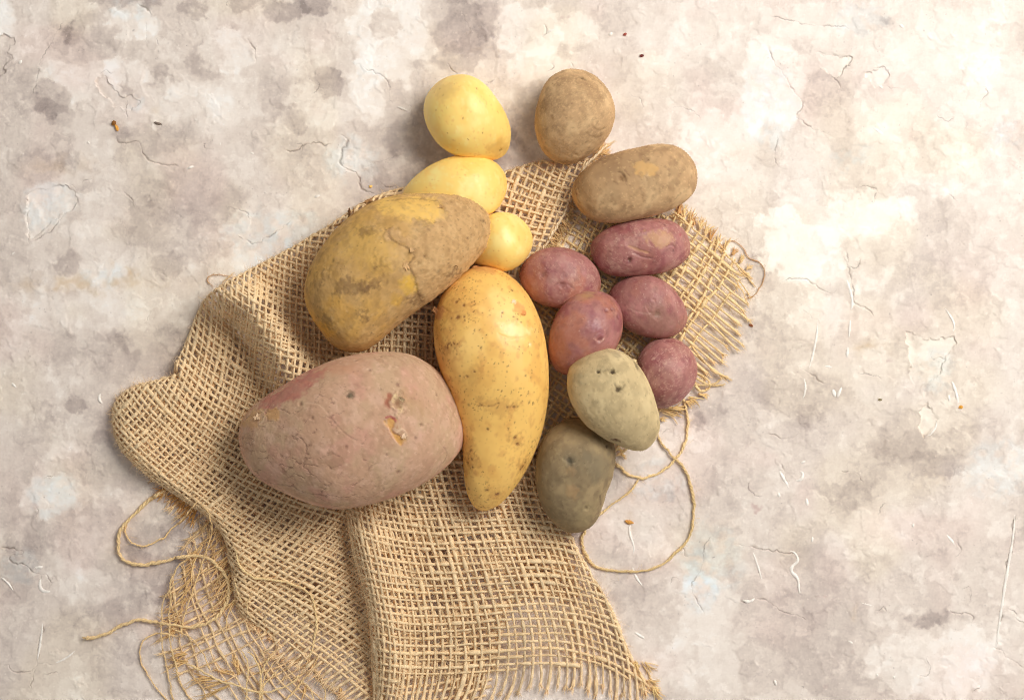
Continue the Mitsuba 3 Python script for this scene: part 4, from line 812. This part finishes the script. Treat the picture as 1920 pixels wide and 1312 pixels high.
s.patch([(448,795),(460,778),(490,770),(488,790),(472,800)], lin(192, 150, 100), .6, 6, 9); s.patch([(500,772),(520,766),(528,778),(512,788)], lin(200, 150, 92), .6, 4, 6); s.line([(488,770),(496,782),(490,792),(520,786)], 1.6, -.2, lin(210,180,140), .5)
s.eye(655,741,8,1.0,lin(74,62,44),.95,.15); s.line([(648,736),(656,732),(664,738)], 1.4, .2, lin(130,104,76), .6)
q = s.r(745, 755) * (1 + (s.f(3, 24) - .5) * 1.3 + (s.f(1.2, 25) - .5) * .5); s.h += .8 * np.exp(-((q - 13) / 5) ** 2) * (.5 + s.f(1.5, 21)) - 1.0 * np.exp(-(q / 7) ** 2)
s.paint(lin(222, 196, 150), np.exp(-((q - 11) / 4.5) ** 2) * ss(.40, .58, s.f(2.4, 22)) * .9); s.paint(lin(116, 76, 46), np.exp(-(q / 7) ** 2) * .85); s.paint(lin(140,92,62), ss(.55,.7,s.f(1.2,23)) * np.exp(-(q/22)**2) * .7)
s.patch([(722,745),(730,735),(735,742),(728,756),(732,766),(725,764)], lin(160, 96, 72), .8, 3, 4, -.2)
s.patch([(724,786),(738,782),(742,796),(738,806),(748,816),(760,822),(756,832),(744,828),(735,812),(726,800)], lin(200, 152, 86), .9, 2.2, 6, -.8); s.paint(lin(168,110,72), ss(.5,.62,s.f(.9,26,2)) * np.exp(-(s.r(741,808)/20)**2) * .6); s.line([(724,783),(735,782),(742,790)], 1.8, 0, lin(164,64,68), .85); s.line([(744,810),(756,804),(762,816)], 1.5, -.4, lin(226,196,164), .7); s.line([(724,786),(730,805),(744,830)], 1.5, -.25, lin(214,176,150), .6)
for x, y, r, d in ((692,693,4,.35),(668,676,3,.3),(745,720,5,.3),(790,797,4.5,.35),(819,740,3,.5),(563,757,4.5,.4),(714,668,2.6,.2),(648,838,4,.3),(586,783,4,.3),(715,730,3,.2),(726,852,4,.25),(610,909,3,.2),(747,884,5,.25),(780,820,4,.2)): s.eye(x, y, r, d, lin(132, 98, 78), .6)
s.patch([(660,720),(670,716),(675,722),(664,728)], lin(150,112,88), .4, 4, 5); s.patch([(600,860),(640,850),(650,868),(615,876)], lin(150, 118, 90), .45, 8, 10); s.patch([(750,735),(790,745),(800,770),(770,782),(752,770)], lin(170,136,100), .5, 10, 14)
s.line([(615,770),(625,790),(640,805),(655,818),(668,824)], 1.3, .3, lin(140,104,84), .5); s.line([(575,755),(600,760),(612,775)], 1.1, .2, lin(220,190,160), .4); s.line([(830,868),(838,850),(832,838)], 1.2, .25, lin(130,96,76), .5)
s.specks(lin(214, 186, 156), 170, .4, 1.0, 71, .5, None, -.12); s.specks(lin(120, 84, 66), 100, .25, .6, 72, .6)
s.h += (s.f(2, 12) - .5) * .22 + (s.f(5, 13) - .5) * .5 + (s.f(.9, 14) - .5) * .10
s.put('pink_potato', 'mat_skin_dusty', 'largest potato, pinkish brown with wrinkled skin and a torn scar, at the lower left', 'potato')
for a in ((862,745,4.5,2.0,40,40,lin(196,150,110),11),(866,752,4,1.6,10,25,lin(150,112,80),12),(846,720,3,2,60,30,lin(206,164,130),13),(752,812,3.4,2.6,-30,40,lin(226,196,164),14),(746,752,3.6,3,20,40,lin(226,202,160),15),(488,778,4,3.2,-160,24,lin(214,182,146),16)): s.flake('skin_flake', *a)

# the long yellow one
s = Skin('L', .0035, .82, .012, 8)
s.c = np.repeat(lin(235, 189, 104)[None], len(s.p), 0)
s.paint(lin(246, 206, 128), ss(.46, .66, s.f(16, 1)) * ss(760, 560, s.px[:, 1]) * .8); s.paint(lin(220, 166, 86), ss(.46, .66, s.f(12, 2)) * .55)
s.paint(lin(206, 138, 68), ss(880, 820, s.px[:, 0] + .0 * s.px[:, 1]) * ss(.35, .6, s.f(7, 3)) * .55); s.paint(lin(196, 132, 70), ss(.56, .72, s.f(4, 4)) * .32)
cl = ss(.46, .62, s.f(8, 5))
s.paint(lin(128, 82, 48), ss(.735, .80, s.f(1.5, 6, 2)) * cl * .8); s.paint(lin(140, 90, 52), ss(.80, .86, s.v(1.1, 7)) * (.25 + .75 * cl) * .7)
for x, y, r in ((856,566,6),(870,573,5),(858,594,7),(871,593,4),(846,597,3),(838,652,5),(846,648,4),(852,644,3),(890,697,4),(876,707,3.5),(862,705,3),(942,587,4),(964,763,4.5),(952,764,4),(934,756,3),(903,760,3),(916,760,3),(914,805,4),(966,820,5),(970,832,5),(980,874,5),(976,880,5),(985,866,4),(932,926,7),(884,860,4),(886,876,4),(960,545,4),(891,549,2.5),(985,705,2.4),(973,650,2.4),(990,738,2.4),(912,628,2)):
    s.eye(x, y, r * .8, .18, lin(118, 74, 46), .8)
s.patch([(962,572),(972,566),(985,576),(984,590),(972,590)], lin(216, 150, 90), .7, 3, 5, -.4); s.patch([(940,610),(985,612),(998,622),(980,630),(945,624)], lin(250, 222, 160), .5, 7, 8); s.eye(994,644,3,.3,lin(252,226,176),.7)
s.patch([(815,580),(832,575),(830,592),(816,600)], lin(200, 138, 84), .8, 3, 5, .1); s.patch([(885,502),(915,498),(930,508),(905,512)], lin(206,146,88), .6, 5, 6)
s.line([(935,625),(965,634),(990,628)], 1.6, .25, lin(226,172,92), .4); s.line([(830,575),(845,585),(862,583)], 1.6, .2, lin(206,150,84), .4); s.line([(895,760),(915,762),(930,757)],1.4,.15,lin(150,100,58),.5)
for pts, a in (([(845,560),(872,562),(884,590),(868,606),(846,600)], .4),([(832,640),(850,640),(862,650),(845,664),(830,658)], .5),([(880,690),(905,690),(900,712),(870,714)], .35),([(890,752),(940,748),(975,760),(960,772),(910,768)], .45),([(955,815),(976,815),(982,836),(966,840)], .5),([(968,868),(992,862),(985,886),(970,884)], .55),([(878,850),(890,850),(892,884),(882,886)], .5),([(918,918),(940,920),(936,936),(920,934)], .4),([(826,700),(850,720),(860,760),(842,740)], .4),([(868,800),(884,820),(888,860),(874,840)], .4)):
    s.patch(pts, lin(164, 104, 52), a * .7, 9, 18, .05, 1.4)
s.specks(lin(116, 74, 44), 330, .2, .62, 81, .75, cl > .3); s.specks(lin(130, 86, 50), 160, .2, .5, 82, .6)
s.h += (s.f(2.4, 12) - .5) * .14 + (s.f(8, 13) - .5) * .5
s.put('long_yellow_potato', 'mat_skin_smooth', 'long golden potato tapering to a narrow end, with brown specks, at the centre', 'potato')
for a in ((820,588,4.2,3.4,150,45,lin(206,148,98),17),(966,572,3.4,2,110,45,lin(250,220,180),18),(976,582,3.6,3,-20,30,lin(228,158,92),19),(892,502,4,3,100,20,lin(220,160,100),20)): s.flake('skin_flake', *a)

def red(key, base, ratio, seed, warm=.3, scurf=1., lumps=.016):
    s = Skin(key, base, ratio, lumps, seed, .00042)
    s.c = np.repeat(lin(157, 103, 96)[None], len(s.p), 0)
    s.paint(lin(172, 116, 110), ss(.45, .68, s.f(8, 1)) * .8); s.paint(lin(134, 70, 76), ss(.5, .7, s.f(7, 2)) * .7); s.paint(lin(176, 112, 82), ss(.5, .7, s.f(10, 3)) * warm)
    th = s.f(.95, 4, 2); fil = np.exp(-((fb(s.mm * [1, 1, 1], 1.3, seed * 7 + 5, 3) - .5) / .035) ** 2)
    s.paint(lin(196, 156, 140), fil * ss(.40, .62, s.f(4, 6)) * .52 * scurf); s.paint(lin(200, 164, 146), ss(.68, .8, th) * .5 * scurf); s.paint(lin(188, 150, 134), ss(.5, .72, s.f(5, 11)) * .28 * (.4 + scurf * .6)); s.paint(lin(118, 74, 68), ss(.55, .72, s.f(3, 12)) * .3); s.paint(lin(112, 58, 60), ss(.68, .8, s.f(1.1, 7, 2)) * .4)
    s.h += (s.f(1.4, 8) - .5) * .26 + (s.f(5, 9) - .5) * .5 + fil * .06 * scurf
    return s
s = red('R1', .0015, .86, 9, .15, 1.1)
s.patch([(1212,440),(1235,432),(1256,440),(1262,452),(1245,462),(1225,456)], lin(190, 146, 104), .62, 6, 11, .1); s.line([(1180,462),(1195,468),(1214,474)], 2.4, .35, lin(196, 150, 108), .6); s.line([(1190,474),(1206,482),(1222,484)], 2, .4, lin(112,60,64), .5); s.line([(1250,462),(1262,460),(1268,470)],1.6,.3,lin(120,60,60),.6)
s.eye(1179,488,6,.6,lin(92,58,48),.8); s.eye(1276,440,4,.15,lin(150,60,66),.7); s.eye(1262,470,3,.3,lin(104,54,54),.7); s.line([(1150,450),(1200,438),(1250,425)],3,-.25)
s.put('red_potato', 'mat_skin_red', 'oblong dark red potato with ochre scrapes, right under the long tan potato', 'potato')
s = red('R2', .003, .84, 10, .5, .9)
s.eye(1018,515,8,.45,lin(132,84,74),.6); s.eye(1055,535,6,.35,lin(130,80,72),.5); s.eye(1032,560,4,.2); s.line([(1040,535),(1060,532),(1075,540)],1.8,.3,lin(120,72,66),.5); s.patch([(978,515),(1000,530),(1010,560),(990,555),(976,535)], lin(172,108,88), .45, 12, 12)
s.put('red_potato_001', 'mat_skin_red', 'matte red potato right of the tip where the small yellow and long golden potatoes meet', 'potato')
s = red('R3', .0085, .90, 11, .55, .35, .012)
for x, y, r, d in ((1136,582,5,.5),(1147,580,4,.45),(1159,594,5.5,.45),(1124,637,5.5,.55),(1120,640,3,.3)): s.eye(x, y, r, d, lin(120, 64, 66), .6)
s.line([(1114,634),(1124,640),(1132,634)], 1.2, -.25, lin(214,168,150), .6); s.patch([(1080,552),(1105,545),(1120,550),(1100,556)], lin(176,144,96), .6, 7, 8); s.patch([(1040,630),(1062,600),(1075,640),(1050,680),(1034,670)], lin(172,108,86), .4, 14, 12)
s.specks(lin(214, 176, 160), 30, .3, .5, 111, .6)
s.put('red_potato_002', 'mat_skin_smooth', 'smooth shiny red potato standing on end in front of the pale olive potato', 'potato')
s = red('R4', .0015, .86, 12, .25, .55)
s.eye(1232,590,9,.6,lin(112,86,70),.85); s.patch([(1205,575),(1240,565),(1262,585),(1270,620),(1240,635),(1215,612)], lin(146,108,92), .55, 16, 14); s.line([(1212,575),(1222,590),(1235,600)],1.6,.25); s.eye(1226,563,4,.2,lin(190,140,126),.5); s.line([(1180,578),(1200,586),(1222,588)],1.6,.2,lin(190,150,136),.4)
s.specks(lin(220, 190, 176), 40, .3, .55, 121, .6)
s.put('red_potato_003', 'mat_skin_red', 'red potato with a grey brown eye on its side, second lowest at the right', 'potato')
s = red('R5', .001, .88, 13, .1, 1.25)
s.specks(lin(216, 178, 166), 120, .3, .6, 131, .6)
s.put('red_potato_004', 'mat_skin_red', 'round speckled red potato at the far right, lowest of the red ones', 'potato')

def tan(key, base, ratio, seed, cols, lumps=.016, res=.00047):
    s = Skin(key, base, ratio, lumps, seed, res)
    s.c = np.repeat(cols[0][None], len(s.p), 0)
    s.paint(cols[1], ss(.44, .66, s.f(9, 1)) * .75); s.paint(cols[2], ss(.46, .68, s.f(13, 16)) * .55); s.paint(cols[2], ss(.5, .7, s.f(6, 2)) * .6); s.paint(cols[2] * .85, ss(.6, .76, s.f(2, 3)) * .38); s.paint(cols[1] * 1.12, ss(.6, .75, s.f(1.3, 4)) * .35)
    s.h += (s.f(1.3, 8) - .5) * .22 + (s.f(5, 9) - .5) * .7 + (s.f(2.6, 10) - .5) * .25
    return s
TAN = (lin(184, 149, 109), lin(208, 175, 131), lin(148, 116, 83))
s = tan('T1', .0006, .88, 14, TAN, .020)
wr = np.abs(fb(s.mm * [1, 1.9, 1.2], 3.2, 141, 3) - .5); s.h -= np.exp(-(wr / .035) ** 2) * .22 * ss(.40, .6, s.f(9, 15)); s.paint(lin(214, 178, 130), np.exp(-((wr - .07) / .03) ** 2) * .3)
wk = np.abs(fb(s.mm * [1.6, 1, 1.3], 2.2, 147, 3) - .5); s.h -= np.exp(-(wk / .03) ** 2) * .16 * ss(.42, .6, s.f(7, 17)); s.eye(1092,147,5,.4,lin(112,92,64),.7); s.line([(1086,145),(1098,150)],1.5,.3,lin(110,88,62),.6); s.patch([(1005,220),(1012,250),(1030,290),(1012,280),(1002,245)], lin(192,146,92), .35, 10, 9); s.eye(1080,290,4,.35,lin(150,112,76),.5); s.eye(1085,293,3,.25); s.eye(1040,220,8,-.25)
s.line([(1110,235),(1125,245),(1135,240)],1.6,.4,lin(140,108,74),.4); s.line([(1100,250),(1118,258),(1132,252)],1.6,.35,lin(140,108,74),.35)
s.specks(lin(126, 94, 62), 90, .25, .6, 142, .55); s.specks(lin(220, 186, 140), 80, .3, .6, 143, .5)
s.put('tan_potato', 'mat_skin_dusty', 'dusty round tan potato at the top, half on the bare table', 'potato')
s = tan('T2', .0022, .86, 15, TAN, .018)
s.patch([(1188,308),(1212,302),(1228,310),(1226,324),(1204,328),(1186,318)], lin(208, 164, 102), .65, 3, 9, -.14); s.eye(1217,300,2.5,.25,lin(116,88,58),.7); s.eye(1205,300,2,.2,lin(120,92,62),.6)
s.line([(1160,322),(1168,328),(1174,340)], 1.8, .5, lin(110,82,56), .75); s.line([(1163,332),(1168,340)],1.6,.4,lin(112,84,56),.7); s.line([(1172,320),(1180,330)],1.4,.3,lin(120,90,60),.6); s.eye(1167,333,7,.5,lin(140,106,72),.6); s.line([(1150,340),(1158,344)],1.2,.2,lin(120,90,60),.5)
s.eye(1081,364,4,.3,lin(136,80,58),.8); s.eye(1084,354,2,.2,lin(140,90,60),.6); s.patch([(1074,368),(1084,385),(1098,400),(1086,398),(1074,382)], lin(208,152,84), .6, 6, 7); s.line([(1195,330),(1205,345),(1200,358)],1.6,.25); s.line([(1210,332),(1215,348),(1212,360)],1.5,.25); s.line([(1190,345),(1196,360)],1.4,.2)
s.specks(lin(126, 94, 62), 70, .25, .5, 152, .55); s.specks(lin(222, 188, 140), 90, .3, .6, 153, .5)
s.put('tan_potato_001', 'mat_skin_dusty', 'long tan potato with a bare ochre spot, at the upper right of the pile', 'potato')
s = tan('G2', .0010, .86, 17, (lin(144, 124, 92), lin(160, 138, 103), lin(118, 101, 76)), .016)
s.eye(1068,866,9,.8,lin(64,58,48),.85); s.line([(1056,858),(1062,866),(1080,868)],1.6,.3,lin(176,156,122),.5); s.patch([(1055,850),(1078,852),(1084,872),(1062,876)], lin(112,102,82), .35, 10, 8)
s.patch([(1058,878),(1070,876),(1072,888),(1060,890)], lin(160, 128, 90), .4, 5, 9, .1); s.patch([(1062,916),(1082,913),(1087,928),(1070,934),(1062,926)], lin(166, 132, 92), .45, 5, 10, .14); s.eye(1099,953,5,.5,lin(66,54,42),.85); s.line([(1085,960),(1098,947),(1112,958)],1.3,.2); s.eye(1138,836,4,.4,lin(80,66,50),.8)
s.patch([(1080,945),(1110,940),(1108,975),(1085,990)], lin(164,144,106), .5, 12, 12); s.patch([(1090,855),(1130,850),(1140,880),(1120,900)], lin(122,112,90), .4, 14, 12); s.line([(1125,930),(1126,945)],1.2,.2,lin(70,60,46),.7)
s.specks(lin(92, 78, 58), 70, .25, .6, 172, .5)
s.put('olive_potato', 'mat_skin_dusty', 'dark olive grey potato at the bottom right, partly under the paler olive one', 'potato')
s = tan('G1', .0170, .86, 16, (lin(194, 172, 129), lin(206, 185, 141), lin(168, 148, 110)), .014)
for x, y, r, d in ((1148,697,6.5,1.1),(1122,697,5,.7),(1160,730,6.5,.7)): s.eye(x, y, r, d, lin(70, 58, 44), .9)
s.line([(1130,696),(1142,694)],2,.5,lin(130,110,82),.5); s.line([(1152,720),(1160,730),(1170,722)],2,.4,lin(120,102,76),.6); s.patch([(1078,700),(1094,705),(1090,720),(1076,716)], lin(156,142,110), .6, 8, 8); s.eye(1154,826,6,.35,lin(96,66,48),.85); s.line([(1146,824),(1162,828)],1.6,.3,lin(100,66,50),.7)
s.patch([(1150,664),(1160,662),(1162,672),(1152,672)], lin(150,134,104), .5, 4, 5); s.eye(1112,732,4,.2,lin(170,150,112),.5); s.line([(1190,678),(1196,692)],1.6,.4,lin(80,66,50),.7); s.patch([(1180,820),(1220,800),(1232,830),(1200,842)], lin(170,150,112), .5, 12, 12)
s.specks(lin(140, 120, 88), 120, .25, .6, 162, .5); s.specks(lin(100, 84, 62), 40, .2, .45, 163, .6)
s.put('olive_potato_001', 'mat_skin_dusty', 'pale olive potato with three dark eyes, lying on top of the dark olive one', 'potato')
for a in ((1192,678,2.6,2.2,60,40,lin(228,200,150),21),): s.flake('skin_flake', *a)

# crumbs lying about on the table
def crumb(name, x, y, a, b, ang, col, label, cat, seed):
    m = trimesh.creation.icosphere(3); v = m.vertices * [a, b, min(a, b) * .7]
    v = v * (1 + (meshkit.fbm(m.vertices * 1.4, 3, seed) - .5) * .9)[:, None]
    c_, s_ = math.cos(math.radians(ang)), math.sin(math.radians(ang)); v = v @ np.array([[c_, s_, 0], [-s_, c_, 0], [0, 0, 1]])
    z = top_z(np.array([x]), np.array([y]))[0]
    m.vertices = v * S + px2w(x, y) + [0, 0, min(a, b) * .45 * S + z]
    scene[name] = mikit.ply(m, 'mat_skin_dusty', smooth=True, color=np.clip(col[None] * (.7 + .6 * meshkit.fbm(m.vertices / .0006, 2, seed))[:, None], 0, .85))
    labels[name] = {'label': label, 'category': cat}
crumb('crumb', 214, 231, 5, 4, 60, lin(140, 92, 44), 'brown crumb beside an orange one at the far left of the table', 'crumb', 1)
crumb('crumb_001', 219, 240, 6, 3, -70, lin(222, 160, 74), 'orange crumb touching a brown crumb at the far left of the table', 'crumb', 2)
crumb('crumb_002', 1172, 65, 3.2, 2.6, 0, lin(168, 84, 72), 'tiny red crumb above the round tan potato, beside a white paint chip', 'crumb', 3)
crumb('crumb_003', 1203, 105, 4.4, 2.6, 10, lin(110, 52, 46), 'dark red crumb to the upper right of the round tan potato', 'crumb', 4)
crumb('crumb_004', 1180, 978, 8, 3.6, -14, lin(206, 148, 74), 'orange brown husk scrap inside the large thread loop at the lower right', 'crumb', 5)
crumb('crumb_005', 1801, 763, 4, 3, 10, lin(220, 160, 70), 'small orange crumb at the right edge of the table', 'crumb', 6)
crumb('crumb_006', 1650, 749, 4, 2.2, -8, lin(140, 126, 98), 'grey brown crumb on the bare right side of the table', 'crumb', 7)
crumb('crumb_007', 695, 350, 3, 2.4, 0, lin(232, 190, 110), 'yellow crumb in a crack left of the pale yellow oval potato', 'crumb', 8)
crumb('crumb_008', 1408, 610, 4, 2.4, -30, lin(150, 90, 60), 'reddish brown crumb at the ravelled right edge of the cloth', 'crumb', 9)
crumb('crumb_009', 296, 232, 7, 2.6, -12, lin(128, 112, 100), 'grey sliver of plaster left of the two joined crumbs', 'crumb', 10)
